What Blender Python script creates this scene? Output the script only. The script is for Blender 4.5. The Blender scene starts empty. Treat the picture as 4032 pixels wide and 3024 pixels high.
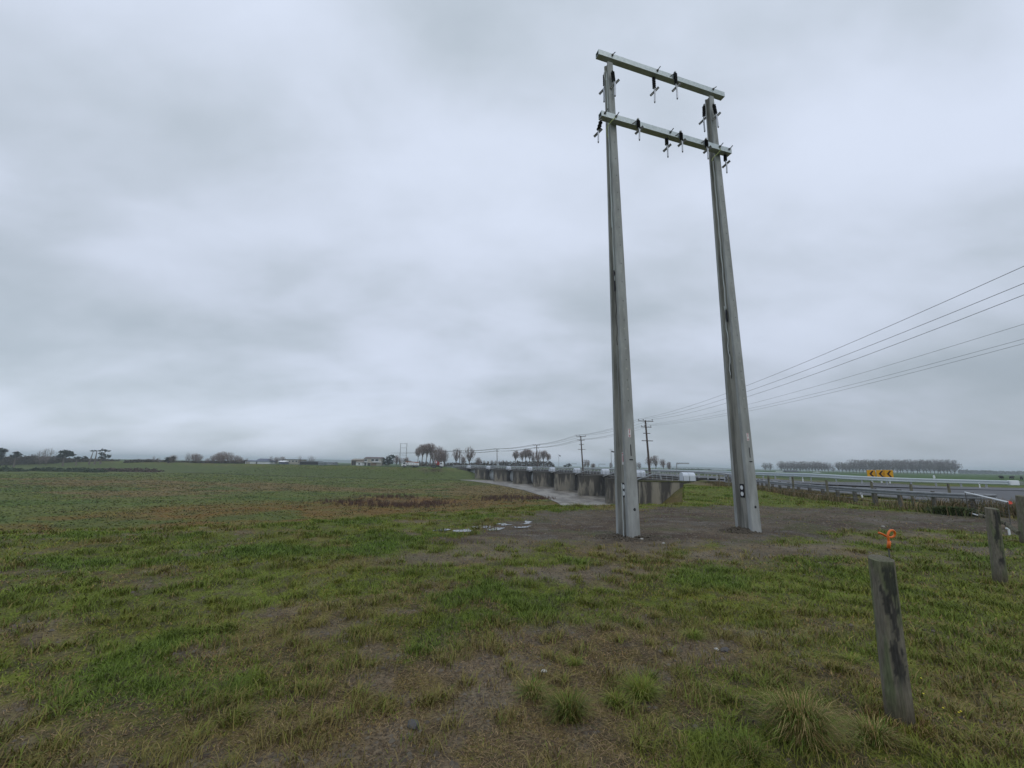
import bpy, bmesh, math, random
import numpy as np
from math import sin, cos, pi, radians, atan2, hypot, sqrt
from mathutils import Vector, Matrix
random.seed(7); RNG = np.random.default_rng(11)
S = bpy.context.scene; COL = S.collection
# ------------------------------------------------------------------ camera
F = 1695.2; PITCH = radians(10.69); ROLL = radians(0.95); EYE = 1.65
cd = bpy.data.cameras.new('camera'); cam = bpy.data.objects.new('camera', cd); COL.objects.link(cam)
cd.sensor_width = 36; cd.lens = 36 * F / 4032; cd.clip_start = 0.05; cd.clip_end = 20000
MC = Matrix.Rotation(pi / 2 + PITCH, 3, 'X') @ Matrix.Rotation(ROLL, 3, 'Z')
cam.matrix_world = Matrix.Translation((0, 0, EYE)) @ MC.to_4x4()
S.camera = cam
# ------------------------------------------------------------------ world: overcast sky
SUN_EL, SUN_AZ = radians(48), radians(150)      # azimuth clockwise from +Y, behind the camera to the right
W = bpy.data.worlds.new('World'); S.world = W; W.use_nodes = True
nt = W.node_tree; N = nt.nodes; N.clear()
def nd(nt, t, **k):
    n = nt.nodes.new(t)
    for a, v in k.items(): setattr(n, a, v)
    return n
def mth(nt, op, a, b=None, clamp=False):
    n = nt.nodes.new('ShaderNodeMath'); n.operation = op; n.use_clamp = clamp
    for i, v in enumerate((a, b)):
        if v is None: continue
        if isinstance(v, (int, float)): n.inputs[i].default_value = v
        else: nt.links.new(v, n.inputs[i])
    return n.outputs[0]
L = nt.links.new
tc = nd(nt, 'ShaderNodeTexCoord'); sx = nd(nt, 'ShaderNodeSeparateXYZ'); L(tc.outputs['Generated'], sx.inputs[0])
zc = mth(nt, 'ADD', mth(nt, 'MAXIMUM', sx.outputs[2], 0.0), 0.36)
cx = nd(nt, 'ShaderNodeCombineXYZ')
L(mth(nt, 'DIVIDE', sx.outputs[0], zc), cx.inputs[0]); L(mth(nt, 'DIVIDE', sx.outputs[1], zc), cx.inputs[1])
def wnoise(scale, detail, rough, off, sc=(1, 1, 1), dist=0.0):
    mp = nd(nt, 'ShaderNodeMapping'); mp.inputs['Location'].default_value = off; mp.inputs['Scale'].default_value = sc
    L(cx.outputs[0], mp.inputs[0])
    n = nd(nt, 'ShaderNodeTexNoise'); n.inputs['Scale'].default_value = scale; n.inputs['Detail'].default_value = detail
    n.inputs['Roughness'].default_value = rough; n.inputs['Distortion'].default_value = dist
    L(mp.outputs[0], n.inputs['Vector']); return n.outputs['Fac']
n1 = wnoise(1.15, 7, 0.46, (3.3, 1.7, 0), (0.9, 1.15, 1), 0.1)
n2 = wnoise(2.9, 7, 0.5, (8.1, 4.4, 2), (0.9, 1.3, 1), 0.2)
n3 = wnoise(0.5, 2, 0.5, (1.9, 7.7, 5))
mix = mth(nt, 'ADD', mth(nt, 'ADD', mth(nt, 'MULTIPLY', n1, 0.52), mth(nt, 'MULTIPLY', n2, 0.26)), mth(nt, 'MULTIPLY', n3, 0.22))
rp = nd(nt, 'ShaderNodeValToRGB'); L(mix, rp.inputs[0])
rp.color_ramp.interpolation = 'B_SPLINE'
els = rp.color_ramp.elements
els[0].position = 0.40; els[0].color = (0.375, 0.43, 0.49, 1)
els[1].position = 0.63; els[1].color = (0.615, 0.675, 0.80, 1)
e = els.new(0.465); e.color = (0.435, 0.49, 0.555, 1)
e = els.new(0.54); e.color = (0.535, 0.59, 0.69, 1)
# lower cloud deck near the horizon is thicker and darker towards the right, thinner to the left
up = nd(nt, 'ShaderNodeMapRange'); L(sx.outputs[2], up.inputs[0]); up.inputs[1].default_value = 0.0; up.inputs[2].default_value = 0.75
up.inputs[3].default_value = 0.88; up.inputs[4].default_value = 1.08
lf = nd(nt, 'ShaderNodeMapRange'); L(sx.outputs[0], lf.inputs[0]); lf.inputs[1].default_value = -0.75; lf.inputs[2].default_value = 0.5
lf.inputs[3].default_value = 1.26; lf.inputs[4].default_value = 0.82
hz = nd(nt, 'ShaderNodeMapRange'); L(sx.outputs[2], hz.inputs[0]); hz.inputs[1].default_value = 0.02; hz.inputs[2].default_value = 0.30
hz.inputs[3].default_value = 1.0; hz.inputs[4].default_value = 0.0
lm = mth(nt, 'ADD', mth(nt, 'MULTIPLY', mth(nt, 'SUBTRACT', lf.outputs[0], 1.0), hz.outputs[0]), 1.0)
gain = mth(nt, 'MULTIPLY', up.outputs[0], lm)
vm = nd(nt, 'ShaderNodeVectorMath', operation='SCALE'); L(rp.outputs[0], vm.inputs[0]); L(gain, vm.inputs['Scale'])
sky = nd(nt, 'ShaderNodeTexSky'); sky.sky_type = 'NISHITA'; sky.sun_disc = False; sky.sun_elevation = SUN_EL; sky.sun_rotation = SUN_AZ
vs = nd(nt, 'ShaderNodeVectorMath', operation='SCALE'); L(vm.outputs[0], vs.inputs[0]); vs.inputs['Scale'].default_value = 10.0
mx = nd(nt, 'ShaderNodeMix', data_type='RGBA'); mx.inputs[0].default_value = 0.93
L(sky.outputs[0], mx.inputs[6]); L(vs.outputs[0], mx.inputs[7])
bg = nd(nt, 'ShaderNodeBackground'); bg.inputs[1].default_value = 0.1; L(mx.outputs[2], bg.inputs[0])
wo = nd(nt, 'ShaderNodeOutputWorld'); L(bg.outputs[0], wo.inputs[0])
sl = bpy.data.lights.new('sun', 'SUN'); sl.energy = 0.5; sl.angle = radians(30); sl.color = (1, 0.96, 0.9)
so = bpy.data.objects.new('sun', sl); COL.objects.link(so)
sd = Vector((sin(SUN_AZ) * cos(SUN_EL), cos(SUN_AZ) * cos(SUN_EL), sin(SUN_EL)))
so.rotation_euler = sd.to_track_quat('Z', 'Y').to_euler()
S.view_settings.view_transform = 'Standard'; S.view_settings.look = 'None'; S.view_settings.exposure = 0.27; S.view_settings.gamma = 1
S.cycles.max_bounces = 5; S.cycles.diffuse_bounces = 3; S.cycles.volume_bounces = 1; S.cycles.transparent_max_bounces = 4
# ------------------------------------------------------------------ places seen in the photo -> world points
def ray(x, y): return MC @ Vector((x - 2016, -(y - 1512), -F))
def gp(x, y, z=0.0):
    d = ray(x, y); k = (z - EYE) / d.z; return Vector((0, 0, EYE)) + d * k
def at(x, y, Y):
    d = ray(x, y); return Vector((0, 0, EYE)) + d * (Y / d.y)
V = 4032 / 2212.0
def gv(x, y): p = gp(x * V, y * V); return (p.x, p.y)
# ------------------------------------------------------------------ numpy noise
def _h(ix, iy, s):
    n = (ix.astype(np.int64) * 374761393 + iy.astype(np.int64) * 668265263 + s * 1442695041) & 0xffffffff
    n = ((n ^ (n >> 13)) * 1274126177) & 0xffffffff
    return ((n ^ (n >> 16)) & 0xffffff) / float(0xffffff)
def vn(x, y, s=0):
    ix = np.floor(x); iy = np.floor(y); fx = x - ix; fy = y - iy
    fx = fx * fx * (3 - 2 * fx); fy = fy * fy * (3 - 2 * fy)
    a = _h(ix, iy, s); b = _h(ix + 1, iy, s); c = _h(ix, iy + 1, s); d = _h(ix + 1, iy + 1, s)
    return (a * (1 - fx) + b * fx) * (1 - fy) + (c * (1 - fx) + d * fx) * fy
def fbm(x, y, s=0, o=4, g=0.5):
    t = 0; a = 1; m = 0; k = 1.0
    for i in range(o):
        t = t + a * vn(x * k + 13.7 * i, y * k - 7.1 * i, s + i); m += a; a *= g; k *= 2.03
    return t / m
def ss(t, a=0.0, b=1.0):
    t = np.clip((t - a) / (b - a), 0, 1); return t * t * (3 - 2 * t)
def poly_sd(px, py, poly, widths=None):
    """>0 inside; with widths the distance to each edge is divided by that edge's width"""
    ins = np.zeros(px.shape, bool); dmin = np.full(px.shape, 1e9); n = len(poly)
    for i in range(n):
        x0, y0 = poly[i]; x1, y1 = poly[(i + 1) % n]
        c = ((y0 > py) != (y1 > py)) & (px < (x1 - x0) * (py - y0) / ((y1 - y0) if y1 != y0 else 1e-9) + x0)
        ins ^= c
        ex, ey = x1 - x0, y1 - y0; t = np.clip(((px - x0) * ex + (py - y0) * ey) / (ex * ex + ey * ey), 0, 1)
        d = np.hypot(px - x0 - t * ex, py - y0 - t * ey)
        if widths: d = d / widths[i]
        dmin = np.minimum(dmin, d)
    return np.where(ins, dmin, -dmin)
# ------------------------------------------------------------------ floodgate arc (one point per pier), straight from the fit
ARC = []
_x, _y, _th = 22.8, 56.0, 1.0
for _k in range(12):
    ARC.append((_x, _y)); _x -= 19.5 * sin(radians(_th)); _y += 19.5 * cos(radians(_th)); _th += 4.25
def arc(k, off=0.0):
    k = max(-0.4, min(k, 10.999)); i = max(0, int(k)); i = min(i, 10); f = k - i
    def nrm(j):
        j0 = max(0, j - 1); j1 = min(11, j + 1); dx = ARC[j1][0] - ARC[j0][0]; dy = ARC[j1][1] - ARC[j0][1]; l = hypot(dx, dy)
        return (dy / l, -dx / l)
    x = ARC[i][0] * (1 - f) + ARC[i + 1][0] * f; y = ARC[i][1] * (1 - f) + ARC[i + 1][1] * f
    a = nrm(i); b = nrm(i + 1); nx = a[0] * (1 - f) + b[0] * f; ny = a[1] * (1 - f) + b[1] * f
    return (x + nx * off, y + ny * off)
def arcdir(k):
    a = arc(k - 0.2 if k > 0.2 else k); b = arc(k + 0.2); return atan2(b[1] - a[1], b[0] - a[0])
FLOOR = -4.5
near_edge = [gv(-300, 1195), gv(0, 1166), gv(250, 1158), gv(500, 1150), gv(800, 1127), gv(1000, 1111), gv(1200, 1099), gv(1330, 1097), gv(1475, 1093)]
BAS = [(-900, 10), (-60, 3)] + near_edge + [(11, 28), (18.6, 47.2), (23.4, 54.6), (50, 56), (60, 110), (40, 170), (0, 230), (-8, 232)]
BW = [20] * (len(near_edge) + 1) + [.35, .45, .7, 8, 15, 15, 15, 15]
far_edge = [(-30, 203), (-46, 203), (-89, 217), (-138, 240), (-198, 266), (-300, 300), (-420, 330), (-900, 360)]
BAS += far_edge; BW += [12] + [30] * 8
BW = BW[:len(BAS)]
while len(BW) < len(BAS): BW.append(30)
def base_z(x, y):
    sd_ = poly_sd(x, y, BAS, BW)
    z = FLOOR * ss(sd_, 0, 1)
    r = np.hypot(x, y)
    # road embankment by the bridge end
    dr = np.hypot((x - 31) / 10.0, (y - 60) / 14.0)
    z = z + np.where(sd_ < 0, 0.28 * ss(1.6 - dr, 0, 1), 0)
    # low grassy bank between the poles' gravel pad and the road
    z = z + 0.30 * np.exp(-((x - 15.5) / 3.6) ** 2 - ((y - 32) / 7.0) ** 2)
    z = z - 0.35 * ss(x, 30, 60) * ss(y, 52, 70) * (sd_ < 0)
    return z
APR = [arc(k, -15.2) for k in (0, 1, 2, 3, 4, 5, 6, 7, 8, 9)] + [arc(9, 14), arc(5, 16), arc(0, 14), (40, 38), (9, 38)]
def relief(x, y):
    r = np.hypot(x, y)
    a = (fbm(x * 0.55, y * 0.55, 3, 3) - 0.5) * 0.16 + (fbm(x * 2.6, y * 2.6, 9, 3) - 0.5) * 0.06
    b = (fbm(x * 0.05, y * 0.05, 5, 3) - 0.5) * 0.9
    k = 1 - ss(np.hypot((x - 4.5), (y - 11.5)), 2, 8)
    b = b * (1 - ss(poly_sd(x, y, APR), -9, -1))
    return a * (1 - 0.65 * k) * (1 - 0.5 * ss(r, 60, 200)) + b * ss(r, 25, 80) * 0.6
def gz(x, y):
    x = np.atleast_1d(np.asarray(x, float)); y = np.atleast_1d(np.asarray(y, float))
    return base_z(x, y) + relief(x, y)
def gz1(x, y): return float(gz(x, y)[0])
# ------------------------------------------------------------------ ground cover zones
PAD = [gv(*p) for p in [(960, 1172), (1080, 1135), (1180, 1106), (1330, 1101), (1480, 1096), (1640, 1092), (1800, 1098), (1960, 1108), (2130, 1112), (2230, 1128), (2300, 1150), (2150, 1152), (1960, 1146), (1800, 1156), (1640, 1172), (1500, 1182), (1380, 1180), (1260, 1170), (1150, 1168)]]
TRACK = [gv(*p) for p in [(830, 1222), (930, 1185), (1060, 1158), (1200, 1160), (1150, 1185), (1000, 1215), (900, 1228)]]
TRACK2 = [gv(*p) for p in [(380, 1290), (560, 1262), (760, 1232), (780, 1240), (600, 1278), (420, 1300)]]
DRY = [gv(*p) for p in [(380, 1800), (560, 1560), (700, 1460), (860, 1400), (1120, 1345), (1400, 1350), (1540, 1350), (1640, 1420), (1600, 1480), (1620, 1560), (1500, 1640), (1450, 1800)]]
BARE = [[gv(*p) for p in q] for q in [
    [(900, 1430), (1060, 1395), (1210, 1435), (1160, 1478), (980, 1490), (890, 1470)],
    [(1440, 1395), (1560, 1385), (1640, 1430), (1560, 1470), (1430, 1445)],
    [(720, 1590), (900, 1560), (980, 1700), (700, 1700)],
    [(940, 1540), (1010, 1520), (1040, 1570), (960, 1590)],
    [(1080, 1230), (1320, 1222), (1420, 1238), (1230, 1262), (1080, 1252)],
    [(1480, 1190), (1760, 1172), (1860, 1180), (1700, 1210), (1500, 1212)]]]
LEFTDRY = [gv(*p) for p in [(-300, 1800), (-300, 1440), (120, 1470), (520, 1530), (620, 1640), (500, 1850)]]
LUSH = [[gv(*p) for p in q] for q in [
    [(280, 1215), (420, 1172), (560, 1170), (640, 1185), (900, 1160), (960, 1166), (800, 1200), (560, 1212), (330, 1225)],
    [(0, 1230), (60, 1208), (200, 1205), (280, 1215), (140, 1240), (20, 1245)],
    [(960, 1300), (1080, 1275), (1180, 1290), (1180, 1330), (1000, 1340)],
    [(1120, 1110), (1230, 1100), (1290, 1104), (1200, 1122), (1120, 1124)]]]
def zones(x, y):
    r = np.hypot(x, y)
    n = (fbm(x * 0.9, y * 0.9, 21, 4) - 0.5); n2_ = (fbm(x * 3.1, y * 3.1, 31, 3) - 0.5)
    w = 0.9 + 0.0 * x
    pad = ss(poly_sd(x, y, PAD) + n * 2.2 + n2_ * 0.8, -0.5, 0.5)
    tr = np.maximum(ss(poly_sd(x, y, TRACK) + n * 1.0 + n2_ * .6, -0.35, 0.3), ss(poly_sd(x, y, TRACK2) + n * 0.8 + n2_ * .6, -0.2, 0.3))
    dry = ss(poly_sd(x, y, DRY) + n * 1.5 + n2_ * 0.5, -0.45, 0.45)
    dry = np.maximum(dry, 0.75 * ss(poly_sd(x, y, LEFTDRY) + n * 1.8 + n2_ * .5, -0.6, 0.7))
    bare = 0 * x
    for q in BARE: bare = np.maximum(bare, ss(poly_sd(x, y, q) + n * 0.55 + n2_ * 0.45, -0.1, 0.22))
    lush = 0 * x
    for q in LUSH: lush = np.maximum(lush, ss(poly_sd(x, y, q) + n * 1.2 + n2_ * .5, -0.4, 0.5))
    # patchiness everywhere near
    pn = fbm(x * 0.45 + 4, y * 0.45, 41, 4); pf = fbm(x * 1.3, y * 1.3 + 9, 47, 4)
    dry = np.maximum(dry, 0.75 * ss(pn, 0.56, 0.72)); dry = np.maximum(dry, 0.6 * ss(pf, 0.58, 0.7))
    dry = dry * (1 - 0.5 * ss(x - 3.0, 0, 2) * (y < 9))
    soilp = ss(fbm(x * 1.9 + 40, y * 1.9, 53, 4), 0.55, 0.65) * (0.25 + 0.75 * dry) * (1 - 0.7 * ss(x - 2.4, 0, 1.5) * (y < 8))
    mid = ss(r, 8, 11) * (1 - ss(x, 12, 16))
    soilp = np.maximum(soilp, 0.85 * ss(fbm(x * 0.8 + 2, y * 1.5, 57, 4), 0.53, 0.64) * ss(x + 1, 0, 3) * ss(y, 6.5, 9.5) * (y < 12.5))
    lush = np.maximum(lush, 0.8 * ss(fbm(x * 0.7 + 20, y * 0.7, 61, 4), 0.55, 0.68)) * (1 - dry * .7)
    soil = np.clip(np.maximum(np.maximum(bare, tr * 0.9), soilp), 0, 1)
    lush = lush * (1 - soil) * (1 - pad)
    return pad, soil, dry, lush
G_GREEN = np.array([.124, .152, .022]); G_LUSH = np.array([.062, .112, .016]); G_DRY = np.array([.22, .16, .06]); G_SOIL = np.array([.155, .12, .08]); G_PAD = np.array([.118, .094, .066])
def lerp(a, b, t): return a * (1 - t[:, None]) + b * t[:, None]
def ground_col(x, y):
    pad, soil, dry, lush = zones(x, y); r = np.hypot(x, y)
    c = np.tile(G_GREEN * 0.85, (len(x), 1))
    c = lerp(c, np.array([.155, .112, .048]), dry * 0.85); c = lerp(c, G_LUSH * 0.9, lush * 0.8)
    g2 = fbm(x * 0.25, y * 0.25, 71, 4)
    c = c * (0.8 + 0.4 * g2)[:, None]
    thatch = ss(fbm(x * 9, y * 9, 81, 3), 0.45, 0.65) * (1 - ss(r, 9, 25))
    c = lerp(c, np.array([.07, .055, .036]), thatch * 0.7)
    pc = lerp(np.tile(G_PAD, (len(x), 1)), np.array([.078, .056, .040]), ss(fbm(x * 0.5, y * 0.9, 75, 4), .42, .62))
    pc = lerp(pc, np.array([.13, .118, .100]), ss(fbm(x * 1.2 + 3, y * 3.0, 76, 4), .55, .68) * .8)
    pc = lerp(pc, np.array([.075, .08, .035]), ss(fbm(x * 1.1, y * 1.8, 78, 4), .57, .66) * .7)
    sc = lerp(np.tile(G_SOIL, (len(x), 1)), np.array([.15, .128, .095]), ss(fbm(x * 2, y * 2, 77, 3), .45, .65) * .7)
    c = lerp(c, sc, soil * 0.9)
    c = c * (1 - pad)[:, None] + pc * pad[:, None]
    # basin floor and slopes
    sd_ = poly_sd(x, y, BAS, BW); bas = ss(sd_, 0.1, 0.5)
    f1 = fbm(x * 0.03, y * 0.05, 91, 4); f2 = fbm(x * 0.11, y * 0.16, 93, 4); f3 = fbm(x * 0.4, y * 0.6, 95, 3)
    fc = np.tile(np.array([.105, .125, .030]), (len(x), 1))
    fc = lerp(fc, np.array([.165, .118, .050]), ss(f1 + 0.35 * (f2 - .5), 0.47, 0.58) * (1 - ss(y, 120, 165)) * .85)
    # brown damp belt along the foot of the near bank
    yl_ = 40 + np.clip(x / np.maximum(y, 1) + 1.17, 0, 1.3) * 46; foot = ss(sd_, 0.25, 0.6) * (1 - ss((y + 14 * (f2 - .5)) / yl_, .88, 1.12)); fc = lerp(fc, np.array([.150, .092, .024]), foot * (.55 + .45 * ss(f3, .35, .6)))
    rb = ss(1.15 - np.hypot((x + 17) / 15., (y - 74) / 8.) + (f2 - .5), 0, .5); fc = lerp(fc, np.array([.16, .085, .03]), rb * .75)
    fc = lerp(fc, np.array([.070, .110, .022]), ss(f2, .55, .68) * .7)
    fc = lerp(fc, np.array([.034, .062, .022]), ss(f3, .64, .72) * .6 * ss(y, 50, 90))
    # shadow line of the ditch at the far stopbank's foot, painted dark; greener slope
    band = np.exp(-((sd_ - 1.0) / .10) ** 2) * ss(y, 150, 165) * ss(x + 190, 0, 40); fc = lerp(fc, np.array([.035, .05, .02]), band * .8)
    slope = ss(y, 160, 185) * (1 - ss(sd_, .7, 1)); fc = lerp(fc, np.array([.078, .105, .026]), slope * .9)
    scar = ss(1 - np.hypot((x + 33) / 9., (y - 196) / 8.) + (f2 - .5), 0, .6); fc = lerp(fc, np.array([.075, .055, .04]), scar)
    c = c * (1 - bas)[:, None] + fc * bas[:, None]
    out = ss(r, 60, 140) * (sd_ < 0); fo = np.tile(np.array([.052, .105, .022]), (len(x), 1)) * (0.85 + .3 * fbm(x * .01, y * .01, 99, 3))[:, None]
    fo = lerp(fo, np.array([.06, .075, .03]), ss(fbm(x * .004, y * .02, 101, 3), .5, .6) * .5)
    c = c * (1 - out)[:, None] + fo * out[:, None]
    # greener bank on the right, dry verge beside the road
    bk = ss(1.3 - np.hypot((x - 14) / 6., (y - 32) / 14.) + n_(x, y), 0, .6) * (1 - pad) * (1 - bas); c = lerp(c, np.array([.100, .130, .022]), bk * .8)
    vg = ss(1 - np.abs(x - 20.5) / 2.6 + n_(x, y), 0, .6) * ss(y, 14, 18) * (1 - ss(y, 52, 56)); c = lerp(c, np.array([.135, .105, .055]), vg * .8)
    return c
def n_(x, y): return (fbm(x * .8, y * .8, 111, 3) - .5) * .9
# ------------------------------------------------------------------ materials
MATS = {}
def mat(name, col, rough=.8, metal=0.0, var=0.0, scale=5.0, bump=0.0, bscale=None, spec=0.3, attr=None, stretch=(1, 1, 1), col2=None, contrast=(.35, .65), trans=0.0):
    m = bpy.data.materials.new(name); m.use_nodes = True; t = m.node_tree; b = t.nodes['Principled BSDF']
    b.inputs['Roughness'].default_value = rough; b.inputs['Metallic'].default_value = metal
    b.inputs['Specular IOR Level'].default_value = spec
    geo = nd(t, 'ShaderNodeNewGeometry')
    src = None
    if attr:
        a = nd(t, 'ShaderNodeAttribute'); a.attribute_name = attr; src = a.outputs['Color']
    else: b.inputs['Base Color'].default_value = (*col, 1)
    mp = nd(t, 'ShaderNodeMapping'); mp.inputs['Scale'].default_value = stretch; t.links.new(geo.outputs['Position'], mp.inputs[0])
    if var or col2:
        n = nd(t, 'ShaderNodeTexNoise'); n.inputs['Scale'].default_value = scale; n.inputs['Detail'].default_value = 7; n.inputs['Roughness'].default_value = .6
        t.links.new(mp.outputs[0], n.inputs['Vector'])
        mr = nd(t, 'ShaderNodeMapRange'); t.links.new(n.outputs['Fac'], mr.inputs[0]); mr.inputs[1].default_value = contrast[0]; mr.inputs[2].default_value = contrast[1]
        if col2:
            mxx = nd(t, 'ShaderNodeMix', data_type='RGBA'); t.links.new(mr.outputs[0], mxx.inputs[0])
            mxx.inputs[6].default_value = (*col, 1); mxx.inputs[7].default_value = (*col2, 1)
            src = mxx.outputs[2]
        if var:
            n5 = nd(t, 'ShaderNodeTexNoise'); n5.inputs['Scale'].default_value = scale * 3.3; n5.inputs['Detail'].default_value = 5
            t.links.new(mp.outputs[0], n5.inputs['Vector'])
            mr2 = nd(t, 'ShaderNodeMapRange'); t.links.new(n5.outputs['Fac'], mr2.inputs[0]); mr2.inputs[1].default_value = .3; mr2.inputs[2].default_value = .7
            mr2.inputs[3].default_value = 1 - var; mr2.inputs[4].default_value = 1 + var
            v = nd(t, 'ShaderNodeVectorMath', operation='SCALE'); t.links.new(mr2.outputs[0], v.inputs['Scale'])
            if src: t.links.new(src, v.inputs[0])
            else: v.inputs[0].default_value = col
            src = v.outputs[0]
    if src: t.links.new(src, b.inputs['Base Color'])
    if bump:
        n = nd(t, 'ShaderNodeTexNoise'); n.inputs['Scale'].default_value = bscale or scale * 2; n.inputs['Detail'].default_value = 6
        t.links.new(mp.outputs[0], n.inputs['Vector'])
        bp = nd(t, 'ShaderNodeBump'); bp.inputs['Strength'].default_value = bump; bp.inputs['Distance'].default_value = .03
        t.links.new(n.outputs['Fac'], bp.inputs['Height']); t.links.new(bp.outputs[0], b.inputs['Normal'])
    MATS[name] = m; return m
M_GROUND = mat('ground', (0, 0, 0), .95, var=.28, scale=9, bump=.8, bscale=14, attr='Col', spec=.15)
def ground_detail(m):
    t = m.node_tree; b = t.nodes['Principled BSDF']; src = b.inputs['Base Color'].links[0].from_socket; g = nd(t, 'ShaderNodeNewGeometry')
    for sc, lo, hi, a, c in ((.45, .3, .7, .80, 1.22), (2.6, .35, .65, .84, 1.16), (48, .38, .52, .55, 1.08)):
        n = nd(t, 'ShaderNodeTexNoise'); n.inputs['Scale'].default_value = sc; n.inputs['Detail'].default_value = 5; t.links.new(g.outputs['Position'], n.inputs['Vector'])
        r = nd(t, 'ShaderNodeMapRange'); t.links.new(n.outputs['Fac'], r.inputs[0]); r.inputs[1].default_value = lo; r.inputs[2].default_value = hi; r.inputs[3].default_value = a; r.inputs[4].default_value = c
        v = nd(t, 'ShaderNodeVectorMath', operation='SCALE'); t.links.new(src, v.inputs[0]); t.links.new(r.outputs[0], v.inputs['Scale']); src = v.outputs[0]
    t.links.new(src, b.inputs['Base Color'])
ground_detail(M_GROUND)
M_BLADE = mat('blade', (0, 0, 0), .7, attr='Col', spec=.2)
M_CONC = mat('pole_concrete', (.37, .385, .38), .85, var=.10, scale=3, bump=.25, bscale=60, col2=(.28, .29, .28), contrast=(.40, .60), stretch=(1.2, 1.2, .3))
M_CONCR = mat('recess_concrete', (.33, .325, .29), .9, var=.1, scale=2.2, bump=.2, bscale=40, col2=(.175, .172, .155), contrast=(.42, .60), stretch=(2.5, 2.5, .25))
M_GALV = mat('galvanised_steel', (.56, .62, .64), .5, .35, var=.08, scale=14, col2=(.44, .50, .52))
M_GALVD = mat('weathered_shaded_galvanised', (.40, .42, .43), .5, .4, var=.1, scale=4)
M_RUB = mat('black_rubber', (.02, .02, .024), .5)
M_BLK = mat('black_plate', (.018, .016, .024), .5)
M_DSTEEL = mat('dark_steel', (.12, .12, .115), .5, .5)
M_ALU = mat('aluminium_tube', (.62, .64, .70), .4, .3)
M_WHITE = mat('white_paint', (.74, .77, .78), .5)
M_SIGNW = mat('sign_white', (.70, .68, .68), .5)
M_RED = mat('sign_red', (.42, .04, .07), .5)
M_YOKE = mat('yoke_steel', (.16, .16, .15), .6, .3); M_YG = mat('green_yellow_wire', (.30, .36, .10), .5)
M_WIREG = mat('grey_conduit', (.60, .64, .63), .6)
M_WOOD = mat('old_wood', (.19, .18, .13), .95, var=.28, scale=5.0, bump=.9, bscale=30, col2=(.055, .052, .048), contrast=(.53, .60), stretch=(3, 3, .5))
M_WOODP = mat('grey_post', (.12, .115, .10), .9, var=.3, scale=4); M_POLEW = mat('pole_wood', (.095, .07, .058), .9, var=.2, scale=2, stretch=(3, 3, .3))
M_ORG = mat('orange_plastic', (.72, .155, .02), .4, spec=.5)
M_WALL = mat('weir_concrete', (.25, .23, .185), .9, var=.18, scale=.6, col2=(.085, .080, .07), contrast=(.45, .56), stretch=(.8, .8, .22), bump=.2, bscale=3)
M_WALLT = mat('weir_top', (.085, .080, .070), .9, var=.3, scale=1.2)
M_MOSS = mat('mossy_concrete', (.10, .105, .035), .95, var=.3, scale=2, col2=(.05, .05, .03))
M_APRON = mat('wet_concrete', (.235, .215, .18), .5, var=.2, scale=.35, col2=(.10, .085, .065), contrast=(.44, .56), stretch=(1.2, .45, 1), spec=.35)
M_GATE = mat('gate_paint', (.56, .60, .62), .5, var=.12, scale=.6, stretch=(1, 1, .4))
M_HOOD = mat('white_hood', (.60, .65, .72), .45)
M_SEAM = mat('grey_seam', (.22, .24, .27), .6)
M_ASPH = mat('asphalt', (.105, .110, .116), .75, var=.12, scale=.5, bump=.1, bscale=30, spec=.3)
M_ASPH2 = mat('asphalt_side', (.095, .098, .103), .75, var=.12, scale=.5, bump=.1, bscale=30, spec=.3)
M_VERGE = mat('verge_soil', (.12, .10, .055), .95, var=.3, scale=1.5, bump=.4, bscale=9, col2=(.07, .095, .03)); M_LINE = mat('road_paint', (.62, .62, .60), .6)
M_YEL = mat('chevron_yellow', (.72, .36, .015), .5)
M_CHB = mat('chevron_black', (.03, .012, .008), .6)
M_WATER = mat('puddle_water', (.03, .03, .03), .06, spec=.6)
M_BARK = mat('bark', (.15, .125, .11), .95, var=.2, scale=1)
M_TWIG = mat('twigs', (.25, .195, .175), .95)
M_TWIG2 = mat('pale_twigs', (.24, .205, .195), .95)
M_TWIGF = mat('far_twigs', (.20, .175, .17), .95)
M_EVER = mat('evergreen', (.022, .036, .026), .9, var=.4, scale=1)
M_SCRUB = mat('scrub', (.075, .065, .048), .95, var=.4, scale=.5)
M_SCRUBG = mat('green_scrub', (.040, .066, .030), .95, var=.4, scale=.5)
M_HWALL = mat('house_cream', (.42, .40, .34), .8); M_HWHITE = mat('house_white', (.70, .72, .74), .7); M_HROOF = mat('house_roof', (.13, .10, .095), .7)
M_TANROOF = mat('tan_roof', (.27, .25, .21), .7); M_GLASS = mat('dark_glass', (.05, .06, .07), .15, spec=.6); M_DARK = mat('dark_shed', (.04, .045, .05), .8)
M_BLUEG = mat('blue_grey_roof', (.10, .12, .18), .6); M_GREYR = mat('grey_roof', (.22, .25, .27), .6); M_BRICK = mat('brown_wall', (.22, .16, .11), .8)
M_TRED = mat('crane_red', (.35, .05, .04), .5); M_TORG = mat('crane_orange', (.30, .13, .08), .6)
M_HILL = mat('hill', (.05, .07, .05), 1.0); M_COW = mat('cow_hide', (.02, .02, .02), .8)
M_STONE = mat('stone', (.085, .08, .078), .8, var=.15, scale=20); M_STONEW = mat('pale_stone', (.42, .41, .38), .8)
M_YFLW = mat('yellow_petals', (.6, .5, .02), .6)
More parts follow.
